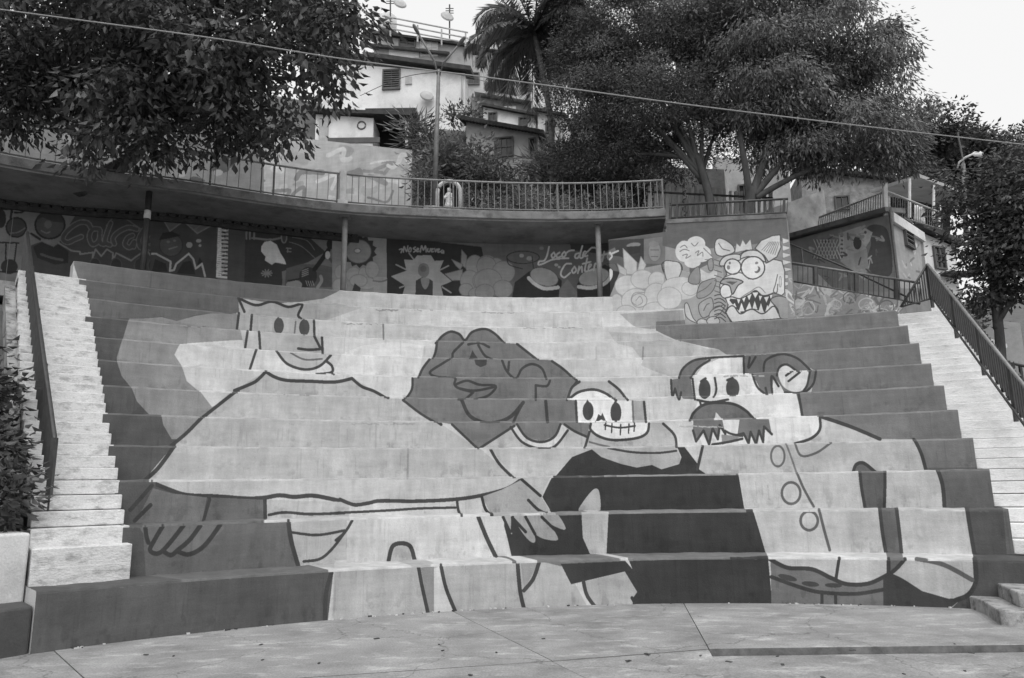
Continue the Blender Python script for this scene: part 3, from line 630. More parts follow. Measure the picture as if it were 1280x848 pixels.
D.oval(265,305,100,38,None,48,1.2); D.oval(257,295,14,12,140); D.oval(305,312,18,14,135); D.line([(165,300),(180,350),(260,375)], 1.2, 48); D.line([(320,300),(330,380)], 1.2, 48); D.oval(380,250,14,10,115)
D.fill([(190,600),(215,460),(300,395),(350,368),(430,380),(505,450),(500,495),(480,600)], 40); D.fill([(480,600),(490,500),(540,440),(600,520),(600,600)], 104)
D.oval(395,425,90,54,140,70,1,18); D.line([(300,432),(340,470),(400,497),(480,490)], 4.6, 196); D.oval(470,352,12,9,150); D.oval(488,365,9,7,150)
D.fill([(600,600),(598,470),(650,400),(770,350),(865,400),(862,460),(800,600)], 40); D.oval(700,425,96,52,150,70,1,-15); D.line([(608,486),(680,493),(760,470),(800,430),(806,385)], 4.6, 196)
D.shape([(750,282),(830,243),(842,275),(765,322)], 104, 70, .8, False); D.shape([(780,342),(830,340),(862,392),(820,388)], 92, 66, .8, False); D.oval(945,230,46,18,118,60,1,-8); D.fill([(900,240),(990,235),(985,275),(920,290)], 42)
LT = ([(425,240),(412,295),(395,325),(365,330),(360,350),(385,345),(450,318),(545,310)], [(455,275),(440,290),(447,308),(463,295),(455,275)], [(490,275),(472,288),(476,306),(497,300)], [(520,270),(505,287),(512,303),(528,288),(520,270)], [(528,280),(550,265),(578,262)],
      [(610,280),(590,285),(585,305),(600,310),(612,290)], [(630,235),(615,290),(618,310),(632,305)], [(638,295),(655,275),(642,270),(634,298),(662,295)], [(662,270),(690,245),(718,250)], [(562,345),(530,345),(505,380),(498,412),(520,428),(555,400)], [(582,362),(566,385),(575,402),(592,385),(582,362)],
      [(602,402),(610,362),(606,385),(625,362),(628,395)], [(660,310),(645,385),(660,390)], [(632,345),(680,332)], [(668,372),(685,352),(672,350),(668,385),(692,378)], [(700,385),(708,345),(722,350),(725,375)], [(765,270),(752,330)], [(745,295),(790,280)], [(800,275),(785,295),(795,318),(812,298),(800,275)], [(815,280),(850,265)])
for q in LT: D.line(q, 2.2, 182)
# flower and monster wall
D.fill([(795,600),(800,545),(860,400),(1140,345),(1140,180),(1290,190),(1290,700),(795,700)], 140)
for q in ([(880,250),(965,335),(965,415),(890,405)], [(990,300),(1022,350),(1000,405),(968,392)], [(845,345),(900,380),(900,420),(860,400)], [(1240,400),(1290,390),(1290,470),(1250,470)]): D.shape(q, 172, 132, .9, False)
for x, y, a, b in ((905,480,75,65),(1000,440,72,58),(1090,450,55,58),(840,590,42,60),(960,575,90,78),(1085,545,75,82),(1180,565,68,80),(1245,520,60,70),(1260,600,60,60),(900,640,60,40),(1080,630,80,50)): D.oval(x,y,a,b,180,146,.9)
D.oval(980,570,48,42,180,130,.9); D.line([(960,570),(985,545),(1000,580),(965,600),(930,570),(950,525),(1010,520)], .9, 130); D.shape([(1120,352),(1140,330),(1172,338),(1205,325),(1238,352),(1240,392),(1190,440),(1140,412)], 160, 62, 1.8); D.line([(1140,370),(1170,385),(1205,360)], 1.4, 66)
D.line([(1175,460),(1180,500)], .9, 120); D.line([(1200,570),(1280,565)], .9, 130)
D.frame(830,270,5.85)
D.fill([(-10,70),(930,50),(945,180),(660,240),(350,300),(-10,220)], 92); D.fill([(330,240),(940,180),(960,760),(330,800)], 128)
D.fill([(0,330),(100,320),(135,400),(200,420),(420,300),(480,800),(0,800)], 150)
for x, y, a, b in ((150,260,66,78),(235,205,68,55),(265,275,80,65),(210,340,60,40)): D.oval(x,y,a,b,196)
D.fill([(290,235),(360,312),(270,320)], 196)
for q in ([(120,230),(150,215),(170,235)], [(115,260),(150,245),(185,255)], [(135,290),(170,280),(160,310),(195,290)], [(230,270),(255,255),(245,290),(280,265),(285,295)], [(200,200),(225,220),(250,195)], [(290,235),(360,312),(300,318)]): D.line(q, 1.1, 112)
D.shape([(0,340),(60,330),(115,345),(125,410),(80,480),(20,470)], 182, 84, 1.2)
D.oval(120,530,140,85,184,150,.8); D.oval(40,600,90,80,184,150,.8); D.oval(190,530,60,50,186,150,.8); D.shape([(262,390),(330,420),(380,390),(385,440),(320,480),(265,460)], 188, smooth=True)
for q, v in (([(180,482),(200,410),(255,375),(258,492)], 132), ([(320,330),(355,315),(358,390),(330,395)], 140), ([(240,590),(260,505),(310,470),(380,464),(355,550),(280,600)], 140), ([(255,650),(345,598),(355,700),(280,742)], 152), ([(330,740),(350,690),(440,650),(420,700),(370,740)], 165), ([(150,655),(175,642),(210,740),(245,785),(165,740)], 182)): D.shape(q, v, 84, 1.1)
D.line([(250,560),(300,530),(345,490)], 1, 95); D.line([(290,690),(310,650),(330,640)], 1.2, 90)
D.oval(280,778,38,26,175,80,1.1); D.oval(360,768,48,32,175,80,1.1)
for y in range(585, 780, 28): D.line([(370,y),(410,y-12),(450,y+18)], 1.3, 70)
for y in range(320, 560, 38): D.line([(370,y),(420,y+14)], 1.2, 95)
for i, y in enumerate(range(160, 600, 52)): D.shape([(865,y),(945,y+22),(868,y+44)], 188, 110, .8, False)
HD = 196
D.shape([(370,230),(380,178),(415,163),(470,190),(508,225),(512,265),(440,292),(385,282)], 184, 74, 1.4); D.line([(400,200),(430,240),(480,255)], 1.2, 90)
D.shape([(665,238),(710,180),(790,145),(850,138),(855,230),(825,300),(765,335),(735,290)], 184, 74, 1.4, False)
for i in range(7): D.line([(715+i*16,250+i*6),(770+i*12,190)], 1.0, 120)
D.shape([(518,268),(530,195),(556,222),(575,172),(598,208),(632,168),(648,245)], 190, 100, .9, False)
D.shape([(405,350),(425,308),(500,280),(555,280),(600,250),(680,255),(740,300),(745,345),(800,318),(862,330),(882,400),(882,560),(860,580),(795,562),(785,600),(830,650),(855,750),(490,778),(450,705),(470,650),(448,600),(410,560),(408,500),(430,460),(460,430),(440,370)], HD, 70, 1.2, False)
D.shape([(405,355),(430,305),(500,280),(556,284),(556,322),(485,325),(440,362)], 190, 66, 1.3); D.shape([(560,312),(580,268),(650,248),(715,278),(742,335),(690,312),(620,296)], 190, 66, 1.3)
D.oval(502,370,60,56,212,62,1.5); D.oval(650,378,86,82,214,62,1.6); D.oval(472,378,12,16,120); D.oval(482,345,8,10,110); D.oval(684,395,20,26,96,rot=30); D.oval(672,385,18,20,214); D.oval(678,345,12,10,120)
D.oval(455,550,45,52,202,70,1.2); D.oval(560,550,55,48,202); D.shape([(414,490),(440,460),(520,458),(578,482),(540,508),(500,572),(478,512)], 150, 56, 1.4); D.fill([(450,482),(540,478),(500,505)], 84)
D.fill([(465,605),(560,607),(620,575),(670,548),(720,582),(792,570),(775,640),(740,705),(650,680),(570,715),(515,660)], 62)
for q in ([(455,600),(487,602),(470,647)], [(533,603),(562,603),(546,642)], [(568,598),(602,585),(586,632)], [(608,582),(642,568),(624,617)], [(648,560),(692,560),(668,602)], [(694,585),(718,588),(703,622)], [(733,595),(768,588),(750,632)], [(775,580),(795,575),(782,612)],
          [(500,655),(532,668),(518,636)], [(546,700),(590,698),(568,636)], [(598,690),(642,678),(626,628)], [(648,676),(684,684),(664,622)], [(692,698),(730,704),(710,640)], [(742,698),(772,680),(756,650)]): D.fill(q, 220)
D.line([(448,600),(500,592),(560,604),(620,574),(670,545),(720,582),(795,565)], 1.5, 66); D.line([(455,700),(475,668),(512,660),(560,716),(640,680),(720,716),(800,660),(835,710)], 1.6, 66); D.line([(450,700),(470,740),(495,775)], 1.6, 66)
D.shape([(780,612),(850,585),(912,612),(942,690),(938,745),(855,748),(830,680)], 148, 74, 1.4); D.line([(830,430),(815,500),(800,550),(825,560),(832,500)], 1.2, 84)
D.line([(430,455),(500,425),(560,415),(620,460)], 1.2, 84); D.line([(560,600),(620,560),(690,520),(740,560)], 1, 110); D.oval(850,480,9,40,180,130,.8)
# graffiti on the low wall right of the monster
D.frame()
D.fill([(985,340),(1140,360),(1140,400),(985,405)], 136)
for i in range(60):
    x, y = random.uniform(990,1125), random.uniform(352,402); D.line([(x+random.uniform(-9,9), y+random.uniform(-9,9)) for _ in range(5)], random.uniform(.8,3), random.choice((100,112,160,175,182,190)))
for x, y in ((1045,380),(1062,372),(1083,380),(1108,384),(1010,385)): D.oval(x,y,random.uniform(5,10),random.uniform(5,10),None,random.choice((96,170)),1.4); D.line([(x-6,y+8),(x,y-2),(x+7,y+6)],1.6,150)

def painted(name, fn, nu, nv, res, gain, parent, canvas, back=None, dirt=.4, mat_name='wall_paint'):
    """a wall face given by fn(u, v); its own drawing, taken once from the flat canvas"""
    W, H = res
    U, V = np.meshgrid((np.arange(W)+.5)/W, (np.arange(H)+.5)/H)
    P = np.array([fn(u, v)[:] for u, v in zip(U.ravel(), V.ravel())]); px, py = project(P)
    im = make_image(mat_name, to_albedo(canvas.sample(px, py), gain).reshape(H, W).astype(np.float32))
    Vt, F, UV = [], [], []
    for j in range(nv+1):
        for i in range(nu+1): Vt.append(tuple(fn(i/nu, j/nv)))
    for j in range(nv):
        for i in range(nu):
            a = j*(nu+1)+i; F.append((a, a+1, a+nu+2, a+nu+1)); UV += [(i/nu,j/nv),((i+1)/nu,j/nv),((i+1)/nu,(j+1)/nv),(i/nu,(j+1)/nv)]
    me = bpy.data.meshes.new(name); me.from_pydata(Vt, [], F); me.materials.append(image_material(mat_name, im, dirt=dirt))
    me.uv_layers.new(name='UVMap').data.foreach_set('uv', np.array(UV, np.float32).ravel())
    return link(name, me, parent)

# ------------------------------------------------------------------ walkway, back wall, terrace
Z_SOF, Z_TER = 8.33, 8.60
R_SLAB, R_WALL = 18.2, 20.0
o = MB().sector(-46, 6, RK(12)+.3, lambda t: RW(t)+.1, ZK[11]-.3, ZK[11], 40).build('walkway', M_CONC); setp(o, kind='structure')
bw_ = thing('back_wall', pol(-20, R_WALL), 'long curved wall under the terrace painted with musicians, drums and flowers', 'wall')
MB().sector(-46, 6, lambda t: RW(t)+.004, lambda t: RW(t)+.3, ZK[11]-.2, Z_SOF-.004, 48).build('wall_core', M_CONC, bw_)
painted('painted_face', lambda u, v: pol(-46+52*u, RW(-46+52*u), ZK[11] + (Z_SOF-.005-ZK[11])*v), 60, 1, (1500, 150), 1.9, bw_, D, mat_name='back_wall_paint')
terr = thing('terrace', pol(-20, R_SLAB, Z_SOF), 'grey concrete terrace slab overhanging the painted back wall', 'terrace')
o = MB().sector(-47, 7.0, RS, 23.0, Z_SOF, Z_TER-.05, 60).build('slab', M_SOFFIT, terr)
o = MB().sector(-47, 7.02, lambda t: RS(t)-.05, lambda t: RS(t)+.35, Z_TER-.22, Z_TER, 60).build('fascia', M_SLABC, terr); bevel(o, .02)
mb = MB()
for i in range(46):                                                       # dark edge beam with stub ends, left bay only
    a = -46 + i*.62; mb.sector(a, a+.45, lambda t: RW(t)-.16, lambda t: RW(t)-.02, Z_SOF-.10, Z_SOF-.012, 1)
mb.sector(-46, -17.5, lambda t: RW(t)-.13, lambda t: RW(t)-.03, Z_SOF-.2, Z_SOF-.085, 30); mb.build('edge_beam', M_ROOF, terr)
for px, lab in ((430, 'grey pipe column under the terrace between the guitar and the gear painting'), (748.5, 'grey pipe column in front of the painted drum pair')):
    p = atr(px, 320, RS(theta(atr(px, 320, 18.3)))+.22); c = thing('pipe_column', (p.x, p.y, ZK[11]), lab, 'column', 'terrace columns')
    MB().tube([(p.x,p.y,ZK[11]),(p.x,p.y,Z_SOF-.02)], .072, 12).build('shaft', M_POST, c, True); MB().box((p.x,p.y,Z_SOF-.012), (.26,.26,.02)).build('cap_plate', M_POST, c)
p = atr(185, 260, RS(-32)+.25); c = thing('pipe_column', (p.x, p.y, ZK[11]), 'dark column with a white band in front of the lettered wall', 'column', 'terrace columns')
MB().tube([(p.x,p.y,ZK[11]),(p.x,p.y,Z_SOF-.01)], .07, 12).build('shaft', M_RAIL, c, True); MB().tube([(p.x,p.y,7.66),(p.x,p.y,7.86)], .074, 12).build('band', M_WHITEW, c, True)

# wall with the flower and monster painting: a straight wall that cuts across the top tiers
PA, PB, PC = atr(765, 371, RK(12)), atr(855, 388, RK(11)), atz(990, 399, ZK[10])
PA, PC = Vector((2.50, 18.18, 0)), Vector((6.36, 16.29, 0))
dirw = (PC-PA).normalized(); nrm = Vector((dirw.y, -dirw.x, 0)); nrm = nrm if nrm.y < 0 else -nrm
def on_wall(px, py):
    d = ray(px, py); o_ = Vector((0,0,EYE)); s = (PA-o_).dot(nrm)/d.dot(nrm); return o_ + d*s
Lw = (PC-PA).length
uK = (on_wall(834, 300)-PA).dot(dirw)/Lw
zL, zR = on_wall(836, 279).z, on_wall(986, 272).z
zF0, zF1 = on_wall(766, 299).z, on_wall(833, 290).z
mw = thing('mural_wall', (PA+PC)/2 + Vector((0,0,ZK[9])), 'straight wall painted with pale flowers and a fanged big-eyed monster head', 'wall')
painted('painted_face', lambda u, v: PA + dirw*(Lw*uK*u) + nrm*.004 + Vector((0,0,ZK[9] + (zF0+(zF1-zF0)*u-ZK[9])*v)), 8, 1, (260, 300), 1.3, mw, D, mat_name='flower_wall_paint')
painted('painted_face', lambda u, v: PA + dirw*(Lw*(uK + (1-uK)*u)) + nrm*.004 + Vector((0,0,ZK[9] + (zL+(zR-zL)*u-ZK[9])*v)), 8, 1, (620, 460), 1.35, mw, D, mat_name='monster_wall_paint')
a, b, c_ = PA, PA+dirw*Lw*uK, PC
MB().prism([a, b, b-nrm*.3, a-nrm*.3], ZK[9], [zF0-.006, zF1-.006, zF1-.006, zF0-.006]).build('wall_core', M_CONC, mw)
MB().prism([b, c_, c_-nrm*.3, b-nrm*.3], ZK[9], [zL-.006, zR-.006, zR-.006, zL-.006]).build('wall_core', M_CONC, mw)
MB().prism([b+nrm*.02, c_+nrm*.02, c_-nrm*.34, b-nrm*.34], [zL-.002, zR-.002, zR-.002, zL-.002], [zL+.10, zR+.10, zR+.10, zL+.10]).build('coping', M_SLABC, mw)
# low graffiti wall right of it, under the ramp
Yg = 16.9
g0, g1 = at(985, 352, Yg), at(1132, 377, Yg-.35)
gw = thing('graffiti_wall', (g0.x, g0.y, ZK[9]), 'low sloping wall covered in pale graffiti below the ramp railing', 'wall')
painted('painted_face', lambda u, v: Vector((g0.x+(g1.x-g0.x)*u, g0.y+(g1.y-g0.y)*u, 4.7 + (g0.z+(g1.z-g0.z)*u-4.7)*v)), 6, 1, (400, 160), 1.1, gw, D, mat_name='graffiti_paint')
MB().prism([(g0.x,g0.y+.006),(g1.x,g1.y+.006),(g1.x,g1.y+.3),(g0.x,g0.y+.3)], 4.6, [g0.z-.004,g1.z-.004,g1.z-.004,g0.z-.004]).build('wall_core', M_CONC, gw)

# ------------------------------------------------------------------ stairways
def stairway(label, t0, t1, k1, first=2, mat=None, inset=False):
    mid = pol((t0(R1)+t1(R1))/2, R1, ZK[1]); s = thing('stairway', mid, label, 'stairs')
    n = 0
    for k in range(first, k1+1):
        for j in (1, 2, 3):
            z = ZK[k-1] + (ZK[k]-ZK[k-1])*j/3; r = RK(k) + ((j-1)*TREAD/3 + .012 if inset else (j-3)*TREAD/3)
            if k == 2 and j == 1 and t0(R1) < 0: r = RK(2) - TREAD/3 - .004
            d = random.uniform(-.008, .008)
            e = 0 if inset else random.uniform(-.03, .03) if k > 2 else .12
            rb = r+TREAD/3+.06+(.5 if (k == k1 and j == 3) else 0); jt = (random.uniform(.002, .005) + .0009*(k-1) + (.006 if inset else .002)) if k > 2 or inset else -.02      # open joint under each step
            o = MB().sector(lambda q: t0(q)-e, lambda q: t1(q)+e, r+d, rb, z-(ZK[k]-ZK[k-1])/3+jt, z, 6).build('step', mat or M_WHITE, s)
            bevel(o, .012, 2); n += 1
    return s
def th_lo(r): return -41.97 + .229*(r-10.54)
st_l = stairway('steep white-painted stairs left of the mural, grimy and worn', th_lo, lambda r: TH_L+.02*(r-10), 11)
q = MB(); rs_ = [RK(2)+.35, RK(11)+.3]; zz_ = [ZK[2]-.30, ZK[11]-.25]
for th_ in (-.05, -.6):
    for r_, z_ in zip(rs_, zz_): q.v += [tuple(pol(th_lo(r_)+th_, r_, -.3)), tuple(pol(th_lo(r_)+th_, r_, z_))]
q.f = [(0,1,3,2), (4,6,7,5), (1,5,7,3), (0,4,5,1), (2,3,7,6)]; q.m = [0]*5; recalc(q.build('side_wall', M_GRIMY, st_l))
MB().sector(-42.25, TH_L, RK(3), RK(12), -.2, ZK[1], 4).build('base', M_CONC, st_l)
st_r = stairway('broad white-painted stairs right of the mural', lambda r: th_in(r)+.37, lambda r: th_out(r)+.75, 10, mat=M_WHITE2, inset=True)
# ground-level steps in the right corner
lower = thing('corner_steps', atz(1255, 770, 0), 'two low grimy concrete steps in the bottom right corner', 'steps')
p1, p2, p3 = atz(1228, 766, 0), atz(1252, 782, 0), atz(1330, 784, 0)
q_ = [(p1.x, p1.y), (p2.x, p2.y), (p3.x+.4, p3.y-.02), (p3.x+.9, p3.y+1.6), (p1.x+.15, p1.y+1.2)]
o = MB().prism(q_, -.05, .15).build('step', M_GRIMY, lower); recalc(o); bevel(o, .02)
q2 = [(p1.x+.32, p1.y+.16), (p2.x+.34, p2.y+.18), (p3.x+.7, p3.y+.15), (p3.x+1.1, p3.y+1.6), (p1.x+.5, p1.y+1.2)]
o = MB().prism(q2, .14, .31).build('step', M_GRIMY, lower); recalc(o); bevel(o, .02)
# white wall end and dark plinth left of the stairs
a0 = pol(-42.4, R1+.02); zt = atr(20, 664, R1+.5).z
v1 = pol(-42.35, R1+.62); v2 = pol(-47.5, R1+.25)
lw = thing('low_wall', pol(-44, R1+.5), 'rough white low wall at the foot of the left stairs', 'wall')
o = MB().prism([pol(-42.28, R1+.5), pol(-48, R1+.5), pol(-48, R1+1.3), pol(-42.28, R1+1.3)], -.2, atr(20, 667, R1+.5).z).build('wall_body', M_WHITEW, lw); recalc(o); bevel(o, .03, 3)
pl = thing('plinth', pol(-44, R1), 'dark grey painted plinth in the bottom left corner', 'plinth')
o = MB().prism([pol(-42.26, R1+.03), pol(-48, R1-.15), pol(-48, R1+.49), pol(-42.26, R1+.49)], -.05, atr(20, 760, R1).z).build('plinth_body', M_GREYP, pl); recalc(o); bevel(o, .025, 2)

# ------------------------------------------------------------------ railings
CACHE = {}
def rod(name, a, b, wd, mat, parent, round_=False):
    """straight bar from a to b; alike bars share one mesh"""
    a, b = Vector(a), Vector(b); L = (b-a).length; key = (name, round(wd, 4), mat.name, round_)
    if key not in CACHE:
        mb = MB()
        if round_: mb.tube([(0,0,0),(0,0,1)], wd/2, 8)
        else: mb.box((0,0,.5), (wd, wd, 1))
        me = bpy.data.meshes.new(name); me.from_pydata(mb.v, [], mb.f); me.materials.append(mat); me.update(); CACHE[key] = me
    o = link(name, CACHE[key], parent); o.location = a; o.scale = (1, 1, L)
    o.rotation_mode = 'QUATERNION'; o.rotation_quaternion = (b-a).to_track_quat('Z', 'Y'); return o
def arc_rail(t0, t1, r, z0, h, sp, label, posts, mat=M_RAILG, wd=.02, low=.09):
    rl = thing('terrace_railing', pol((t0+t1)/2, r, z0), label, 'railing', 'terrace railings')
    n = max(2, int(abs(t1-t0)*PI/180*r/.5))
    R_ = lambda t: RS(t)+.1
    pts = lambda z: [pol(t0+(t1-t0)*i/n, R_(t0+(t1-t0)*i/n), z) for i in range(n+1)]
    MB().tube(pts(z0+h), .028, 8).build('top_rail', M_RAILTOP if mat is M_RAILG else mat, rl, True); MB().tube(pts(z0+low), .02, 8).build('bottom_rail', mat, rl, True)
    m = int(abs(t1-t0)*PI/180*r/sp)
    for i in range(1, m):
        t = t0+(t1-t0)*i/m; rod('baluster', pol(t, R_(t), z0+low), pol(t+random.uniform(-.02,.02), R_(t), z0+h), wd, mat, rl)
    for t in posts: rod('post', pol(t, R_(t), z0-.02), pol(t, R_(t), z0+h), .05, mat, rl, True)
    return rl
zt_ = Z_TER
arc_rail(-19.1, 7.0, R_SLAB+.1, zt_, .84, .165, 'grey metal railing along the terrace edge in front of the shrine', (-19.1,-10.5,-1.8,6.9))
arc_rail(-46, -19.6, R_SLAB+.1, zt_, .84, .26, 'thin metal railing on the left of the terrace below the leafy tree', (-45,-37,-29,-24.5,-19.7), wd=.014)
p = atr(428, 240, RS(-19.3)+.12); nw = thing('newel_post', (p.x, p.y, zt_), 'pale concrete newel post where the terrace railings meet', 'post')
o = MB().box((p.x,p.y,zt_+.45), (.17,.17,.92), rz=math.radians(19)).build('shaft', M_WHITEW, nw); bevel(o, .015); o = MB().box((p.x,p.y,zt_+.05), (.26,.26,.12), rz=math.radians(19)).build('foot', M_WHITEW, nw); bevel(o, .015)

# left stair railing, seen almost edge on
lr = thing('stair_railing', pol(-41.2, RK(2), ZK[2]), 'dark metal handrail climbing the left stairs, seen edge-on', 'railing', 'stair railings')
fA, fB = atz(57, 659, ZK[2]), atz(27, 352, ZK[11]); HR_ = 1.02
def lp(f, dz): q_ = fA.lerp(fB, f); return Vector((q_.x, q_.y, q_.z+dz))
MB().tube([lp(0,.05), lp(0,HR_-.05), lp(.006,HR_), lp(1,HR_), lp(1,0)], .026, 10).build('top_rail', M_RAIL, lr, True)
MB().tube([lp(0,.14), lp(1,.12)], .02, 8).build('bottom_rail', M_RAIL, lr, True)
nb = 58
for i in range(1, nb): rod('baluster', lp(i/nb,.12), lp(i/nb,HR_), .034, M_RAIL, lr)
for i in range(5): rod('post', lp(i/4,-.15), lp(i/4,HR_), .055, M_RAIL, lr)
def zline(r): return ZK[1] + (ZK[11]-ZK[1])*(r-RK(1)+.1)/(RK(11)-RK(1))
# right stair railing
rr = thing('stair_railing', pol(29, RK(5), ZK[5]), 'dark metal railing climbing the outer edge of the right stairs', 'railing', 'stair railings')
def edge(r, dz): return pol(th_out(r)-.25, r, zline(r)+dz)
r0_, r1_ = RK(3), RK(10)+.05
MB().tube([edge(r0_,.80), edge(r1_,.80)], .027, 10).build('top_rail', M_RAILTOP, rr, True); MB().tube([edge(r0_,.08), edge(r1_,.08)], .02, 8).build('bottom_rail', M_RAIL, rr, True)
nb = 46
for i in range(nb+1):
    r = r0_+(r1_-r0_)*i/nb; rod('baluster', edge(r,.08), edge(r,.80), .022, M_RAIL, rr)
for i in range(5):
    r = r0_+(r1_-r0_)*i/4; rod('post', edge(r,-.15), edge(r,.80), .05, M_RAIL, rr)
# wedge-shaped return of the railing at the top landing
tip = edge(r1_, .80); ft = edge(r1_, .05); lf = at(1126, 384, ft.y+.25)
wr = thing('landing_railing', ft, 'triangular dark railing panel at the head of the right stairs', 'railing')
MB().tube([tip, lf], .025, 8).build('top_rail', M_RAIL, wr, True); MB().tube([lf, ft], .018, 8).build('bottom_rail', M_RAIL, wr, True); rod('post', ft, tip, .045, M_RAIL, wr)
for i in range(1, 13): rod('baluster', lf.lerp(ft, i/13), lf.lerp(tip, i/13), .018, M_RAIL, wr)
# railing on the monster wall
mr = thing('wall_railing', b + Vector((0,0,zL+.1)), 'dark pipe railing on top of the monster wall in front of tree trunks', 'railing')
def mwp(px, py, back=.15):
    q = on_wall(px, py); return q - nrm*back
T0, T1, B0, B1 = mwp(838,254), mwp(984,246), mwp(838,285), mwp(984,277)
B0.z, B1.z = zL+.17, zR+.17
MB().tube([T0,T1], .03, 8).build('top_rail', M_RAIL, mr, True); MB().tube([B0,B1], .03, 8).build('bottom_rail', M_RAIL, mr, True)
for i in range(0, 19): rod('baluster', B0.lerp(B1,i/18), T0.lerp(T1,i/18), .014, M_RAIL, mr)
for f_ in (.05, .66, .97): rod('post', B0.lerp(B1,f_)-Vector((0,0,.1)), T0.lerp(T1,f_), .055, M_RAIL, mr)
vp = mwp(853, 292, .3); vt = mwp(853, 205, .3)
vine = thing('twisted_pole', vp, 'thin dark pole wound with wire beside the terrace end', 'pole')
rod('shaft', vp, vt, .035, M_RAIL, vine, True)
hx = [vp.lerp(vt, i/60) + Vector((.06*math.cos(i*.9), .06*math.sin(i*.9), 0)) for i in range(61)]
MB().tube(hx, .016, 5).build('wire_coil', M_RAIL, vine, True)
# ramp railing above the graffiti wall
rp = thing('ramp_railing', g0, 'dark sloping railing above the graffiti wall', 'railing', 'ramp railings')
A0, A1, C0, C1 = at(985,328,17.2), at(1150,354,16.9), at(985,351,17.2), at(1150,380,16.9)
MB().tube([A0,A1], .03, 8).build('top_rail', M_RAILG, rp, True); MB().tube([C0,C1], .025, 8).build('bottom_rail', M_RAIL, rp, True)
for i in range(0, 27): rod('baluster', C0.lerp(C1,i/26), A0.lerp(A1,i/26), .016, M_RAIL, rp)
for f_ in (.21, .52, .82): rod('post', C0.lerp(C1,f_)-Vector((0,0,.1)), A0.lerp(A1,f_), .07, M_RAIL, rp)
r2 = thing('ramp_railing', at(990,330,19), 'thin dark handrail slanting down behind the ramp railing', 'railing', 'ramp railings')
MB().tube([at(988,305,19), at(1060,336,18.7), at(1135,372,18.4)], .025, 8).build('top_rail', M_RAIL, r2, True)
for f_ in (.1,.5,.9): q = at(988,305,19).lerp(at(1135,372,18.4), f_); rod('post', q-Vector((0,0,.9)), q, .04, M_RAIL, r2)

# ------------------------------------------------------------------ stage floor
M_EDGE = material('slab_edge_shade', .15, var=.4, scale=6, grime=.4)  # slab sides darker than the tops: shade put into the colour
gr = MB().quad((-600,-600,-.15),(600,-600,-.15),(600,600,-.15),(-600,600,-.15)).build('ground', M_FLOOR); setp(gr, kind='structure')
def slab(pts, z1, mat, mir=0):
    q = MB().prism([(p[0],p[1]) for p in pts], -.3, z1); q.m[2:] = [1]*(len(q.m)-2)     # side faces darkened in colour for their shade
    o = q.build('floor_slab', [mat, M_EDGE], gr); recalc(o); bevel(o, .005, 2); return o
def gp(px, py, z=0.0): p = atz(px, py, z); return (p.x, p.y)
def ext(a, b, t): return (a[0]+(b[0]-a[0])*t, a[1]+(b[1]-a[1])*t)
J1a, J1b = gp(575,769), gp(690,826)            # joint running towards the viewer, left of centre
J2a, J2b = gp(856,757), gp(886,811)
J0a, J0b = gp(50,807), gp(70,848)
Q0, Q1, Q2, Q3 = ext(J0a,J0b,1.1), J1b, J2b, gp(1300,806)
g_ = .003
def off(p, dx, dy): return (p[0]+dx, p[1]+dy)
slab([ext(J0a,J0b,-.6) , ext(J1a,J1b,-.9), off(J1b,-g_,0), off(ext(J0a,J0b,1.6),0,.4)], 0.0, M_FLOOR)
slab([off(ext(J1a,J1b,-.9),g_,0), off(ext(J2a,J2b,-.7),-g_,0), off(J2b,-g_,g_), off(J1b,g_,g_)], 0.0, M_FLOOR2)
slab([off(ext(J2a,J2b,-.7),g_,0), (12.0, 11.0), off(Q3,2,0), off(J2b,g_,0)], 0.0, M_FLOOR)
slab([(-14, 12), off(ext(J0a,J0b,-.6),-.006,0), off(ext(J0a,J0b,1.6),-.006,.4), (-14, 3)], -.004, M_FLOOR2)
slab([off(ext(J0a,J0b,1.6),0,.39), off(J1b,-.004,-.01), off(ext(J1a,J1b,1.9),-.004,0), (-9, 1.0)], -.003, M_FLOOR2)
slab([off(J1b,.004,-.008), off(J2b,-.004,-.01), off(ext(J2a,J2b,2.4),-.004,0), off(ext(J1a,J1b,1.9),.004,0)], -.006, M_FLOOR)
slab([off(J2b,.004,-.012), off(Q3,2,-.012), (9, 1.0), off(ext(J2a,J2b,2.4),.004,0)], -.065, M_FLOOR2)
mb = MB()
for i in range(70):                                                       # crumbs of mortar and dry leaves against the bottom riser
    t = random.uniform(-41, 26); r = R1 - random.uniform(.0,.06)**1; s_ = random.uniform(.008,.022); p = pol(t, r, s_*.4)
    mb.box(p, (s_*random.uniform(1,2.2), s_, s_*.8), rz=random.uniform(0,3), mi=random.choice((0,1)))
for i in range(40):
    s_ = random.uniform(.01,.03); p = Vector((random.uniform(-5,7), random.uniform(5.5,9), .006)); mb.box(p, (s_*2, s_, .006), rz=random.uniform(0,3), mi=1)
o = mb.build('floor_litter', [M_WHITEW, M_ROOF]); setp(o, 'mortar crumbs and dry leaf bits scattered along the bottom riser', 'litter', kind='stuff')

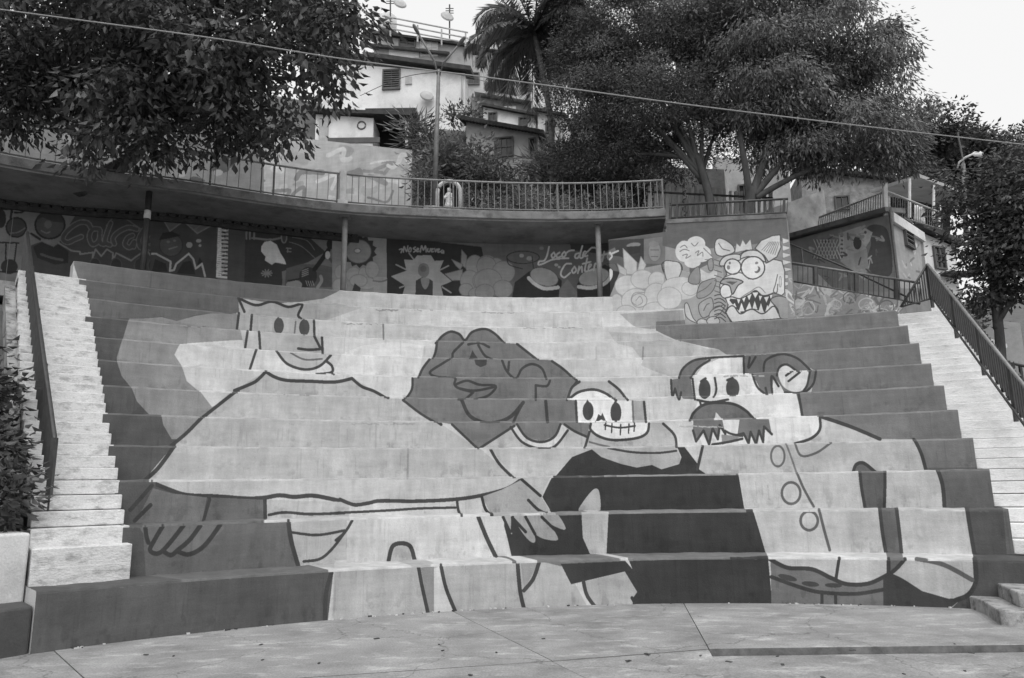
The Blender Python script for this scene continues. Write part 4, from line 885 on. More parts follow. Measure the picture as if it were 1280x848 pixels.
# ------------------------------------------------------------------ hillside
def hill_z(th, r):
    slope = (r - R1)*(ZK[11]/(RK(11)-R1)) - .75
    flank = min(slope, ZK[11]-.6)
    if th > 27: flank -= min(3.2, (th-27)*.7)
    flat = 8.45 + (7.2-8.45)*sst(6, 10, th) + (5.2-7.2)*sst(17, 23, th) + (2.6-5.2)*sst(26, 31, th)
    r_in = RW(th)+.35 - 2.3*sst(6, 14, th)
    if r < r_in: base = min(flank, flat-.5)
    else:
        d = r - r_in; f0 = flat - .15
        wl = sst(-13, -9, th)
        x_, y_ = CX + r*math.sin(math.radians(th)), CY + r*math.cos(math.radians(th)); yw = 26.0 + min(0, x_+8.5)*.27
        rise = ((1-wl)*(4.6*sst(yw, yw+.8, y_) + 5.0*sst(yw+1, yw+6, y_)) + wl*9.0*sst(2.6, 10.0, d))*(1 - .95*sst(8, 15, th)) + max(0, d-10)*.42*(1-.45*sst(14,24,th))
        base = f0 + rise
    return min(base, 42) + .12*math.sin(th*3.1+r*1.7)
V, F = [], []; ths = [-120+2.0*i for i in range(121)]; rs = [9.0+.5*i for i in range(60)] + [40+6*i for i in range(30)]
for r in rs:
    for th in ths:
        z = hill_z(th, r) if r > R1+.4 else -.4
        V.append(tuple(pol(th, r, z)))
for i in range(len(rs)-1):
    for j in range(len(ths)-1): a_ = i*len(ths)+j; F.append((a_, a_+1, a_+len(ths)+1, a_+len(ths)))
mb = MB(); mb.v, mb.f, mb.m = V, F, [0]*len(F); o = mb.build('hillside', M_EARTH, None, True); setp(o, kind='structure')

# ------------------------------------------------------------------ houses on the hill
def wall_frame(p0, p1):
    d = Vector((p1.x-p0.x, p1.y-p0.y, 0)); L = d.length; d.normalize(); n = Vector((d.y,-d.x,0)); n = n if n.dot(-p0) > 0 else -n; return d, n, L
def window(parent, c, d, n, w_, h, bars=2, rows=0, mat=M_FRAME, glass=M_GLASS, louvre=0):
    """c: centre on the wall face; frame, pane and bars stand off the wall"""
    R = Matrix((d, n, Vector((0,0,1)))).transposed(); fr = MB()
    t = .06
    fr.box(c + n*.03 + Vector((0,0,h/2)), (w_+2*t, .10, t), M3=R).box(c + n*.03 - Vector((0,0,h/2)), (w_+2*t, .12, t), M3=R)
    fr.box(c + n*.03 + d*(w_/2+t/2), (t, .10, h-t), M3=R).box(c + n*.03 - d*(w_/2+t/2), (t, .10, h-t), M3=R)
    f = fr.build('window', mat, parent)
    MB().box(c + n*.012, (w_, .02, h), M3=R).build('pane', glass, f)
    for i in range(bars): MB().box(c + n*.05 + d*(w_*((i+1)/(bars+1)-.5)), (.025,.03,h-t), M3=R).build('bar', mat, f)
    for i in range(rows): MB().box(c + n*.04 + Vector((0,0,h*((i+1)/(rows+1)-.5))), (w_,.02,.03), M3=R).build('bar', mat, f)
    for i in range(louvre):
        q = c + n*.045 + Vector((0,0,h*((i+.5)/louvre-.5))); MB().box(q, (w_,.05,h/louvre*.5), M3=R @ Matrix.Rotation(.5,3,'X')).build('slat', mat, f)
    return f
def facade(name, label, pxy, Y0, Y1, depth, mat, zbase=None, group='houses on the hill', cat='house'):
    """block with a front face through the pixels (left, top) .. (right, top); returns the thing and a function to place things on the face"""
    (xl, yl), (xr, yr), yb = pxy
    a, b = at(xl, yl, Y0), at(xr, yr, Y1); d, n, L = wall_frame(a, b)
    z0 = zbase if zbase is not None else min(at(xl, yb, Y0).z, at(xr, yb, Y1).z)
    h = thing(name, (a+b)/2*1.0, label, cat, group); h.location.z = z0
    for_ = [(a.x,a.y),(b.x,b.y),(b.x-n.x*depth,b.y-n.y*depth),(a.x-n.x*depth,a.y-n.y*depth)]
    o = MB().prism(for_, z0, [a.z,b.z,b.z,a.z]).build('wall', mat, h); recalc(o)
    def on(px, py):
        dd = ray(px, py); o_ = Vector((0,0,EYE)); s = (a-o_).dot(n)/dd.dot(n); return o_ + dd*s
    h['_'] = 0; del h['_']
    return h, on, d, n, a, b
def rect_on(on, x0, y0, x1, y1):
    c = on((x0+x1)/2, (y0+y1)/2); w_ = (on(x1,(y0+y1)/2)-on(x0,(y0+y1)/2)).length; hh = abs(on((x0+x1)/2,y0).z-on((x0+x1)/2,y1).z); return c, w_, hh
def eave(name, a, b, n, over, th, mat, parent, drop=0.0, ext_=.3):
    d = (b-a).normalized(); a2, b2 = a-d*ext_, b+d*ext_
    q = MB(); R = None
    p = [a2+n*over-Vector((0,0,drop)), b2+n*over-Vector((0,0,drop)), b2-n*1.0+Vector((0,0,.25)), a2-n*1.0+Vector((0,0,.25))]
    q.v = [tuple(v_) for v_ in p] + [tuple(v_+Vector((0,0,th))) for v_ in p]
    q.f = [(3,2,1,0),(4,5,6,7),(0,1,5,4),(1,2,6,5),(2,3,7,6),(3,0,4,7)]; q.m = [0]*6
    o = q.build(name, mat, parent); recalc(o); return o

# white house in the middle
hA, onA, dA, nA, aA, bA = facade('hill_house', 'white plastered house with one shuttered window below a dark eave', ((405,78),(581,92),172), 29.5, 29.0, 6, M_PLASTER)
c, w_, h_ = rect_on(onA, 480,88,499,112); window(hA, c, dA, nA, w_, h_, 1, 0, M_FRAME, M_FRAME, 9)
c, w_, h_ = rect_on(onA, 507,97,515,106); MB().box(c+nA*.03, (w_,.06,h_), rz=math.atan2(dA.y,dA.x)).build('meter_box', M_PLASTER2, hA)
c = onA(535,124); o = MB().lathe((0,0,0), [(.30,0),(.26,.05),(.02,.10)], 16).build('satellite_dish', M_PLASTER2, hA); o.location = c+nA*.25; o.rotation_euler = (1.2,0,.3)
eave('roof', onA(470,75), onA(581,90), nA, .3, .2, M_ROOF, hA, .05); eave('roof', onA(400,70), onA(470,75), nA, .2, .12, M_ROOF, hA, .0, 0)
rod('drain_pipe', onA(578,95)+nA*.06, onA(578,158)+nA*.06, .08, M_PLASTER2, hA, True)
# its upper storey
hU, onU, dU, nU, aU, bU = facade('upper_storey_house', 'grey upper storey with a bright window behind the white house', ((468,44),(590,60),90), 31.5, 31.5, 5, M_PLASTER2)
c, w_, h_ = rect_on(onU, 527,51,546,70); window(hU, c, dU, nU, w_, h_, 2, 1, M_WHITEW, M_PLASTER)
c, w_, h_ = rect_on(onU, 500,50,518,60); window(hU, c, dU, nU, w_, h_, 1, 0, M_FRAME)
o = MB().box(onU(505,67)+nU*.02, (1.4,.06,.5)).build('pale_panel', M_PLASTER, hU)
eave('roof', aU, bU, nU, .2, .12, M_ROOF, hU, .02); eave('balcony_slab', onU(468,62), onU(560,72), nU, .3, .12, M_ROOF, hU, .0, .1)
rf = thing('roof_railing', onU(480,44), 'three-bar rail around the flat roof of the highest house', 'railing')
for y0, y1 in ((24,44),(31,51),(38,57)): rod('rail', at(478,y0-4,31), at(585,y1-3,31), .05, M_PLASTER2, rf)
for x in (488,522,552,582): rod('post', at(x, 26+(x-488)*.17, 31), at(x, 48+(x-488)*.14, 31), .07, M_PLASTER2, rf)
for x, y0, y1, lab, dy in ((488,-6,40,'tall thin antenna pole with a small dish at the left of the roof rail', 6), (562,6,48,'antenna pole with a dark dish at the right of the roof rail', 10)):
    an = thing('antenna', at(x,y1,31.2), lab, 'antenna', 'roof antennas'); rod('mast', at(x,y1,31.2), at(x,y0,31.2), .07, M_FRAME, an, True)
    o = MB().lathe((0,0,0), [(.32,0),(.27,.06),(.02,.11)], 14).build('dish', M_PLASTER2, an); o.location = at(x+(12 if dy == 6 else -3), y0+dy+5, 31.1); o.rotation_euler = (1.2,0,.4)
    for zz in (.3,.6,.9): rod('element', at(x-5,y0+2,31.2)-Vector((0,0,zz*.4)), at(x+5,y0+2,31.2)-Vector((0,0,zz*.4)), .03, M_FRAME, an)
wt = thing('water_tank', at(485,30,32), 'pale round water tank standing on the highest roof', 'tank'); c = at(484,42,32)
MB().lathe(c, [(.42,0),(.45,.1),(.45,.8),(.36,.95),(.14,1.0)], 18).build('tank_body', M_PLASTER, wt, True); MB().lathe(c+Vector((0,0,1.0)), [(.16,0),(.15,.08)], 12).build('lid', M_PLASTER2, wt)
# annex with dark eave and open carport, left
hB, onB, dB, nB, aB, bB = facade('annex', 'small white annex wall with a round mark beside the dark carport', ((395,143),(467,148),186), 27.2, 27.2, 4, M_PLASTER)
eave('roof', aB, bB+dB*1.2, nB, .25, .14, M_ROOF, hB, .0, .3); c = onB(452,157); o = MB().tube([c+nB*.01+Vector((.16*math.cos(t*.5),0,.16*math.sin(t*.5))) for t in range(13)], .03, 6).build('round_mark', M_FRAME, hB)
MB().box(onB(405,165)+nB*.05, (.35,.1,1.2)).build('pillar', M_PLASTER2, hB); MB().box(onB(440,176)+nB*.02, (2.2,.05,.22)).build('base_band', M_FRAME, hB)
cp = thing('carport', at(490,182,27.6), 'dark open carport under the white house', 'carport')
MB().box(at(492,166,28.6), (1.9,.1,1.5)).build('back_wall', M_DARK, cp); MB().box(at(492,150,28.0), (2.0,1.6,.18)).build('roof', M_ROOF, cp); rod('post', at(509,184,27.2), at(509,150,27.2), .14, M_PLASTER2, cp)  # back wall coloured near black to stand for the shade inside
# painted retaining slope
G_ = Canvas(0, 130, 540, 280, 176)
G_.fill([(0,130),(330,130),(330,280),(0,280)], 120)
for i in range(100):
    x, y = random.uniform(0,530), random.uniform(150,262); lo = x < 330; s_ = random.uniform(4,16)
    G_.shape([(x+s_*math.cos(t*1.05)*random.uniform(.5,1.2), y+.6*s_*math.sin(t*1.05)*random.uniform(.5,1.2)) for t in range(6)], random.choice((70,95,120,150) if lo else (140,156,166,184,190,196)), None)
for i in range(0):
    x, y = random.uniform(330,520), random.uniform(175,262); G_.line([(x,y),(x+random.uniform(-14,14),y+random.uniform(-10,10)),(x+random.uniform(-22,22),y+random.uniform(-14,14))], random.uniform(.8,2.4), random.choice((90,110,150,215)))
def retaining(label, p, q, Y0, Y1, gain):
    a_, b_ = at(p[0],p[1],Y0), at(q[0],q[1],Y1); d_, n_, L_ = wall_frame(a_, b_); t_ = thing('retaining_wall', ((a_.x+b_.x)/2, (a_.y+b_.y)/2, 8.2), label, 'wall', 'retaining walls')
    painted('painted_face', lambda u, v: Vector((a_.x+(b_.x-a_.x)*u, a_.y+(b_.y-a_.y)*u, 8.2+(a_.z+(b_.z-a_.z)*u-8.2)*v))+n_*.004, 4, 1, (420,220), gain, t_, G_, mat_name='retaining_paint')
    o = MB().prism([(a_.x,a_.y),(b_.x,b_.y),(b_.x-n_.x*1.2,b_.y-n_.y*1.2),(a_.x-n_.x*1.2,a_.y-n_.y*1.2)], 8.0, [a_.z-.004,b_.z-.004,b_.z-.004,a_.z-.004]).build('wall_core', M_CONC, t_); recalc(o)
for i in range(14): x, y = random.uniform(340,500), random.uniform(180,250); G_.line([(x,y),(x+random.uniform(5,25),y+random.uniform(-12,12)),(x+random.uniform(10,40),y+random.uniform(-10,14))], random.uniform(2,7), random.choice((128,145,200,208)))
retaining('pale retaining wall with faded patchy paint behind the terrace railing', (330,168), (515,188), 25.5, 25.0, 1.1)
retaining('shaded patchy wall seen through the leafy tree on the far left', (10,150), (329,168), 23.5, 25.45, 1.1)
# house with the tiled eave behind the shrubs
hC, onC, dC, nC, aC, bC = facade('hill_house', 'grey-white house with a thick dark tiled eave behind the shrubs', ((583,152),(672,168),222), 27.5, 27.0, 5, M_PLASTER2)
c, w_, h_ = rect_on(onC, 620,173,640,196); window(hC, c, dC, nC, w_, h_, 2, 1, M_FRAME)
c, w_, h_ = rect_on(onC, 663,174,668,192); window(hC, c, dC, nC, w_, h_, 0, 0, M_FRAME)
eave('roof', onC(583,152), onC(672,168), nC, .35, .15, M_ROOF, hC, .08)
for i in range(24):
    q = onC(581,150).lerp(onC(674,166), i/23) + nC*.37; o = MB().tube([q-Vector((0,0,.1)), q-nC*1.7+Vector((0,0,.30))], .085, 6).build('roof_tile', M_ROOF, hC)
# jumble of brick houses higher up
hD, onD, dD, nD, aD, bD = facade('brick_house', 'bare brick house with a flat slab roof half hidden by the palm', ((575,118),(662,132),160), 31, 31, 5, M_BRICK)
eave('roof_slab', onD(596,120), onD(662,131), nD, .35, .12, M_PLASTER2, hD, 0, .1); c, w_, h_ = rect_on(onD, 628,134,645,152); MB().box(c+nD*.03, (w_,.06,h_)).build('door', M_PLASTER, hD)
c, w_, h_ = rect_on(onD, 600,132,616,146); window(hD, c, dD, nD, w_, h_, 1, 0)
hE, onE, dE, nE, aE, bE = facade('brick_house', 'pale block wall to the right of the white house', ((580,82),(604,86),132), 31.6, 31.6, 4, M_PLASTER2); c, w_, h_ = rect_on(onE, 586,92,598,106); window(hE, c, dE, nE, w_, h_, 1, 0)
hF, onF, dF, nF, aF, bF = facade('brick_house', 'pale house far up the hill glimpsed below the palm crown', ((600,100),(690,92),135), 36, 36, 5, M_PLASTER); c, w_, h_ = rect_on(onF, 652,102,664,114); window(hF, c, dF, nF, w_, h_, 1, 0)
for lab, q_, Y_, m_, wins in (
    ('small pale house stacked above the tiled eave', ((604,134),(668,146),160), 29.5, M_PLASTER, ((612,142,620,152),(650,148,658,158))),
    ('small grey house top between the white house and the palm', ((588,62),(640,70),100), 33.5, M_PLASTER2, ((596,72,606,84),(616,75,626,86))),
    ('narrow pale house beside the palm trunk', ((672,140),(704,146),190), 28.0, M_PLASTER, ((684,152,692,166),))):
    hx_, on_, d_, n_, a_, b_ = facade('hill_house', lab, q_, Y_, Y_-.3, 3, m_)
    for wq in wins: c, w_, h_ = rect_on(on_, *wq); window(hx_, c, d_, n_, w_, h_, 1, 0)
    eave('roof', a_, b_, n_, .22, .1, M_ROOF, hx_, .02, .15); rod('drain_pipe', on_(q_[1][0]-3, q_[1][1]+4)+n_*.06, on_(q_[1][0]-3, q_[2])+n_*.06, .06, M_PLASTER2, hx_, True)
# pale buildings behind the tree trunks, right of the terrace
hG, onG, dG, nG, aG, bG = facade('painted_wall', 'pale wall behind the terrace end and the tree trunks', ((800,208),(905,212),300), 25, 24, 2, material('pale_painted_wall', .5, var=.4, scale=1.2, grime=.5, gscale=2), cat='wall', zbase=6.8)
hH, onH, dH, nH, aH, bH = facade('painted_wall', 'pale rounded wall with faint paint right of the tree trunks', ((960,262),(1030,238),330), 23.5, 24.5, 2, material('pale_painted_wall_grey', .34, var=.45, scale=1.4, grime=.5, gscale=2), cat='wall', zbase=5.0)
hI, onI, dI, nI, aI, bI = facade('painted_wall', 'grey wall with a dark doorway between the fanned tree trunks', ((893,196),(985,204),300), 27, 26.5, 2, M_PLASTER2, cat='wall', zbase=6.0)
c, w_, h_ = rect_on(onI, 925,232,936,262); window(hI, c, dI, nI, w_, h_, 1, 1)
hJ, onJ, dJ, nJ, aJ, bJ = facade('brick_house', 'shaded brick house above the balcony of the parrot house', ((1000,214),(1110,226),300), 28, 27.5, 3, M_BRICK, zbase=7.0)
c, w_, h_ = rect_on(onJ, 1045,246,1060,262); window(hJ, c, dJ, nJ, w_, h_, 1, 0); eave('roof', aJ, bJ, nJ, .3, .12, M_ROOF, hJ, .0, .1)
# fence in front of them
fr_ = thing('picket_fence', at(880,270,22), 'light slatted fence panel behind the monster wall railing', 'fence')
for i in range(22): rod('picket', at(812+i*7.2, 292, 21.5), at(812+i*7.2, 232+random.uniform(-2,2)+(i*.4), 21.5), .07 if i % 3 else .1, M_PLASTER2, fr_)
rod('rail', at(810,240,21.45), at(966,248,21.45), .05, M_RAIL, fr_); rod('rail', at(810,284,21.45), at(966,288,21.45), .05, M_RAIL, fr_)

# house with the parrot painting
E_ = Canvas(960, 230, 1180, 400, 100); E_.frame(980,200,4.24)
E_.fill([(0,380),(200,300),(560,200),(560,700),(0,700)], 92); E_.fill([(290,390),(410,350),(450,540),(430,640),(300,540)], 124)
E_.fill(E_.curve([(440,362),(500,345),(555,390),(572,600),(480,610),(440,540),(462,440)],5,True), 58); E_.fill([(402,382),(430,362),(470,385),(455,430),(435,462),(410,430)], 190); E_.oval(432,385,8,8,60); E_.oval(390,440,22,36,46)
E_.fill([(370,500),(440,470),(450,580),(380,580)], 116); E_.fill([(292,390),(318,390),(318,520),(298,520)], 176)
for i in range(6): E_.fill([(300,400+i*22),(314,400+i*22),(314,410+i*22),(300,410+i*22)], 60)
for i in range(40): x, y = random.uniform(90,560), random.uniform(360,640); E_.line([(x,y),(x+random.uniform(-20,20),y+random.uniform(-25,25)),(x+random.uniform(-30,30),y+random.uniform(-30,30))], random.uniform(1,3), random.choice((60,76,104,120,140)))
E_.fill([(585,350),(720,350),(740,680),(590,680)], 128)
for i in range(14): x, y = random.uniform(590,720), random.uniform(450,650); E_.line([(x,y),(x+random.uniform(-15,15),y+random.uniform(-25,25))], random.uniform(1,3), random.choice((90,104,150,165)))
hP = thing('corner_house', at(1112,340,21), 'two-storey corner house with a parrot painted on its side wall', 'house', 'houses on the hill')
k0, k1, k2 = at(985,302,23.6), at(1112,268,21.0), at(1152,290,23.0)
zb_ = 4.5
zt1 = k1.z
painted('painted_face', lambda u, v: Vector((k0.x+(k1.x-k0.x)*u, k0.y+(k1.y-k0.y)*u, zb_+((k0.z+(k1.z-k0.z)*u)-zb_)*v)), 4, 1, (360, 260), 3.4, hP, E_, mat_name='parrot_paint')
painted('painted_face', lambda u, v: Vector((k1.x+(k2.x-k1.x)*u, k1.y+(k2.y-k1.y)*u, zb_+((k1.z+(k1.z*.985-k1.z)*u)-zb_)*v)), 2, 1, (140, 260), 1.9, hP, E_, mat_name='corner_house_paint')
inn = Vector((.25,.6,0)).normalized()
o = MB().prism([(k0.x+.01,k0.y+.02),(k1.x,k1.y+.02),(k2.x-.01,k2.y+.01),(k2.x+1,k2.y+6),(k0.x+1,k0.y+6)], zb_-1, [k0.z-.02,k1.z-.02,k1.z*.985-.02,k1.z*.985-.02,k0.z-.02]).build('wall', M_PLASTER2, hP); recalc(o)
d1, n1, _ = wall_frame(k0, k1); d2, n2, _ = wall_frame(k1, k2)
bal = MB(); 
for a_, b_, nn in ((k0,k1,n1),):
    pass
eave('balcony_slab', at(985,302,23.6), at(1112,268,21.0), n1, .35, .14, M_SLABC, hP, 0, 0.05)
MB().box(k1.lerp(k2,.5)+n2*.04-Vector((0,0,.16)), ((k2-k1).length*.96,.12,.30), rz=math.atan2(d2.y,d2.x)).build('parapet', M_PLASTER, hP)
c = at(1132,293,22.0); c = k1 + d2*((c-k1).dot(d2)) + Vector((0,0,c.z-k1.z)); window(hP, c+n2*.01, d2, n2, .62, .85, 0, 0, M_FRAME, M_GLASS, 6)
gl = thing('window_grille', at(1037,312,22.4), 'diamond lattice grille on the side wall of the parrot house', 'grille'); 
def onP(px, py):
    dd = ray(px, py); o_ = Vector((0,0,EYE)); s = (k0-o_).dot(n1)/dd.dot(n1); return o_+dd*s+n1*.05
for i in range(7):
    rod('bar', onP(1028+i*4, 300), onP(1028+i*4-10, 324), .022, M_PLASTER, gl); rod('bar', onP(1022+i*4-4, 300), onP(1022+i*4+6, 324), .022, M_PLASTER, gl)
rod('pipe', k1+n1*.08+n2*.05+Vector((0,0,.1)), Vector((k1.x,k1.y,zb_))+n1*.08+n2*.05, .09, M_RAILG, hP, True)
br = thing('balcony_railing', at(1060,262,22), 'pale vertical-bar balcony railing on top of the parrot house', 'railing')
e0, e1, e2 = at(1020,298,23.0)+Vector((0,0,.02)), at(1107,268,21.05)+Vector((0,0,.05)), at(1180,288,23.6)
e0t, e1t, e2t = at(1042,258,22.6), at(1107,239,21.05), at(1180,268,23.6)
e0b = at(1022,290,23.0)
for i in range(30):
    f_ = i/29; rod('baluster', e0b.lerp(e1,f_), at(1024,272,23.0).lerp(e1t,f_), .02, M_RAILG, br)
MB().tube([at(1024,272,23.0), e1t, e2t], .035, 8).build('top_rail', M_PLASTER2, br, True); MB().tube([e0b, e1, e2], .025, 8).build('bottom_rail', M_RAILG, br, True)
rod('post', e1-Vector((0,0,.1)), e1t+Vector((0,0,.25)), .11, M_PLASTER, br)
for i in range(1,26): f_ = i/26; rod('baluster', e1.lerp(e2,f_), e1t.lerp(e2t,f_), .014, M_RAILG, br)
aw = thing('awning', at(1165,232,24), 'pale tilted awning roof on two posts above the balcony', 'awning')
w0, w1 = at(1150,222,23), at(1198,240,24.5)
o = MB().prism([(w0.x,w0.y),(w1.x,w1.y),(w1.x+.6,w1.y+2.5),(w0.x-.4,w0.y+2.5)], [w0.z,w1.z,w1.z+.5,w0.z+.5], [w0.z+.12,w1.z+.12,w1.z+.62,w0.z+.62]).build('roof_sheet', M_PLASTER2, aw); recalc(o)
rod('post', at(1137,272,22.6), at(1137,224,22.6), .09, M_PLASTER, aw, True); rod('post', at(1167,276,23.5), at(1167,232,23.5), .09, M_PLASTER, aw, True)
ck = thing('hung_laundry', at(1150,262,23), 'pale cloth hung over the balcony railing', 'cloth'); 
q = MB()
for i in range(9):
    for j in range(6):
        p_ = at(1143+i*1.6, 256+i*.55+j*4, 22.75); q.v.append((p_.x, p_.y+.04*math.sin(i*1.9+j*.4), p_.z))
for i in range(8):
    for j in range(5): a_ = i*6+j; q.f.append((a_,a_+6,a_+7,a_+1)); q.m.append(0)
o = q.build('cloth', M_PLASTER, ck, True); o.modifiers.new('thick','SOLIDIFY').thickness = .015
hW, onW, dW, nW, aW, bW = facade('white_house', 'bright white house wall with a narrow window right of the parrot house', ((1150,290),(1192,308),360), 24.5, 25.2, 5, M_PLASTER, zbase=5)
c, w_, h_ = rect_on(onW, 1168,310,1179,336); window(hW, c, dW, nW, w_, h_, 1, 2, M_FRAME); eave('roof', aW, bW, nW, .3, .18, M_ROOF, hW, .0, .2); MB().box(onW(1188,346)+nW*.3, (1.2,.6,.08)).build('door_canopy', M_ROOF, hW)
rod('drain_pipe', onW(1151,300)+nW*.08, onW(1151,358)+nW*.08, .08, M_PLASTER2, hW, True)
# shed roof and low wall beyond the right railing
hK, onK, dK, nK, aK, bK = facade('low_shed', 'pale shed wall below the right tree, beyond the railing', ((1165,392),(1275,404),470), 19.5, 18.6, 2, M_PLASTER2, zbase=2.5, cat='shed')
e_ = eave('roof', at(1190,448,17.2), at(1240,425,17.6), Vector((0,-1,0)), .3, .08, M_PLASTER, hK, .3, .2)
lr2 = thing('path_handrail', at(1240,440,15), 'dark handrail crossing behind the right stair railing', 'railing')
MB().tube([at(1180,462,15.5), at(1235,448,15.5), at(1300,462,15.0)], .03, 8).build('top_rail', M_RAIL, lr2, True)
for x, y in ((1235,448),(1275,457)): rod('post', at(x,y,15.4)-Vector((0,0,1)), at(x,y,15.4), .05, M_RAIL, lr2)

# ------------------------------------------------------------------ shrine behind the railing
c = atr(561, 240, R_SLAB+.32); c.z = Z_TER + .08
sh = thing('shrine', c, 'arched white roadside shrine niche behind the terrace railing', 'shrine')
W_, H_ = .60, .88
ar = [(-W_/2,0),(-W_/2,.55)] + [(-W_/2*math.cos(t*PI/12), .55+.30*math.sin(t*PI/12)) for t in range(1,12)] + [(W_/2,.55),(W_/2,0)]
MB().tube([(c.x+x, c.y, c.z+z) for x, z in ar], .055, 8).build('arch_frame', M_WHITEW, sh, True)
q = MB(); q.v = [(c.x+x*.97, c.y+.25, c.z+z) for x, z in ar]; q.f = [tuple(range(len(ar)))]; q.m = [0]; q.build('back_panel', M_ROOF, sh)
q = MB()
for (x0_, z0_), (x1_, z1_) in zip(ar[:-1], ar[1:]): q.quad((c.x+x0_,c.y,c.z+z0_),(c.x+x1_,c.y,c.z+z1_),(c.x+x1_*.97,c.y+.25,c.z+z1_),(c.x+x0_*.97,c.y+.25,c.z+z0_))
q.build('vault', M_PLASTER2, sh); MB().box((c.x,c.y+.1,c.z-.03), (.62,.34,.22)).build('plinth', M_PLASTER2, sh)
fg = thing('statuette', (c.x, c.y+.08, c.z+.13), 'small veiled robed statuette standing in the shrine', 'statue')
MB().lathe((c.x,c.y+.08,c.z+.13), [(.13,0),(.125,.06),(.10,.16),(.095,.26),(.11,.34),(.085,.40),(.045,.43),(.05,.46),(.058,.50),(.045,.55),(.012,.575)], 18, 1.0, .7).build('robe', M_PLASTER, fg, True)
MB().lathe((c.x,c.y+.055,c.z+.58), [(.012,-.02),(.032,0),(.034,.03),(.01,.055)], 12).build('face', M_WHITEW, fg, True)
for s_ in (-1,1): MB().tube([(c.x+s_*.09,c.y+.05,c.z+.46),(c.x+s_*.12,c.y,c.z+.36),(c.x+s_*.03,c.y-.03,c.z+.40)], [.03,.028,.016], 8).build('sleeve', M_PLASTER, fg, True)
for dx in (-.62, .5): pass
fp = thing('planter_block', atr(538, 262, R_SLAB+.3), 'short pale block beside the shrine foot', 'planter'); p = atr(538,258,R_SLAB+.3)
o = MB().box((p.x,p.y,Z_TER+.06), (.34,.25,.2)).build('block', M_WHITEW, fp); bevel(o,.02)

# ------------------------------------------------------------------ lamps, poles and cables
ls = thing('street_lamp', atr(543,260,21.0), 'grey double-armed street lamp rising beside the shrine', 'street lamp', 'street lamps')
pb, pt_ = atr(543,262,20.6), atr(548.5,88,20.6)
pt_.x, pt_.y = pt_.x, pb.y
MB().tube([pb, pb.lerp(pt_,.5), pt_], [.085,.07,.055], 10).build('pole', M_RAILG, ls, True)
for i, (x, y) in enumerate(((524,44),(572,58))):
    e_ = at(x, y, pt_.y-.4); MB().tube([pt_-Vector((0,0,.25)), pt_.lerp(e_,.25)+Vector((0,0,.03)), e_], [.04,.035,.03], 8).build('arm', M_RAILG, ls, True)
    dd = (e_-pt_).normalized(); R = dd.to_track_quat('X','Z').to_matrix()
    hd = MB(); hd.lathe((0,0,0), [(.03,0),(.06,.06),(.075,.2),(.06,.32),(.02,.36)], 12, 1, .6); o = hd.build('lamp_head', M_RAILG, ls, True); o.location = e_; o.rotation_mode = 'QUATERNION'; o.rotation_quaternion = dd.to_track_quat('Z','Y')
l2 = thing('street_lamp', at(1204,240,26), 'curved-arm street lamp against the dark trees on the right', 'street lamp', 'street lamps')
MB().tube([at(1208,300,26), at(1204,205,26)], [.09,.07], 8).build('pole', M_RAILG, l2, True); MB().tube([at(1197,210,26),at(1199,203,26),at(1207,197,25.8),at(1216,193,25.6)], .04, 8).build('arm', M_PLASTER, l2, True)
o = MB().lathe((0,0,0), [(.03,0),(.10,.1),(.11,.32),(.03,.42)], 10, 1, .6).build('lamp_head', M_PLASTER, l2, True); o.location = at(1215,193,25.6); o.rotation_euler = (0,PI/2,0)
tp = thing('leaning_pole', at(1207,215,27), 'thin leaning pole beside the right street lamp', 'pole'); rod('shaft', at(1207,216,27), at(1197,166,27), .07, M_FRAME, tp, True)
def cat_curve(pts):
    out = []; P = [np.array(p[:]) for p in pts]
    for i in range(len(P)-1):
        p0, p1, p2, p3 = P[max(i-1,0)], P[i], P[i+1], P[min(i+2,len(P)-1)]
        for j in range(8):
            t = j/8; out.append(.5*((2*p1)+(-p0+p2)*t+(2*p0-5*p1+4*p2-p3)*t*t+(-p0+3*p1-3*p2+p3)*t**3))
    out.append(P[-1]); return [Vector(p.tolist()) for p in out]
def cable(pts, rad, label, mat=M_CABLE):
    o = MB().tube(cat_curve(pts), rad, 6).build('cable', mat, None, True); setp(o, label, 'cable', 'overhead cables'); return o
cable([at(-60,3,11.0), at(0,12,11.1), at(260,47,11.6), at(430,74,12), at(640,101,12.4), at(860,131,12.9), at(1080,158,13.4), at(1262,179,13.8), at(1340,188,14)], .011, 'long pale cable crossing in front of all the trees')
cable([at(1150,213,25), at(1200,212,25.5), at(1290,205,26)], .014, 'thin dark wire behind the right street lamp', M_FRAME)
cable([at(548,90,20.6), at(500,98,24), at(450,120,29)], .012, 'thin wire from the double street lamp to the white house', M_FRAME)
cable([at(553,90,20.6), at(585,96,26), at(640,112,33)], .012, 'thin wire from the double street lamp to the brick houses', M_FRAME)

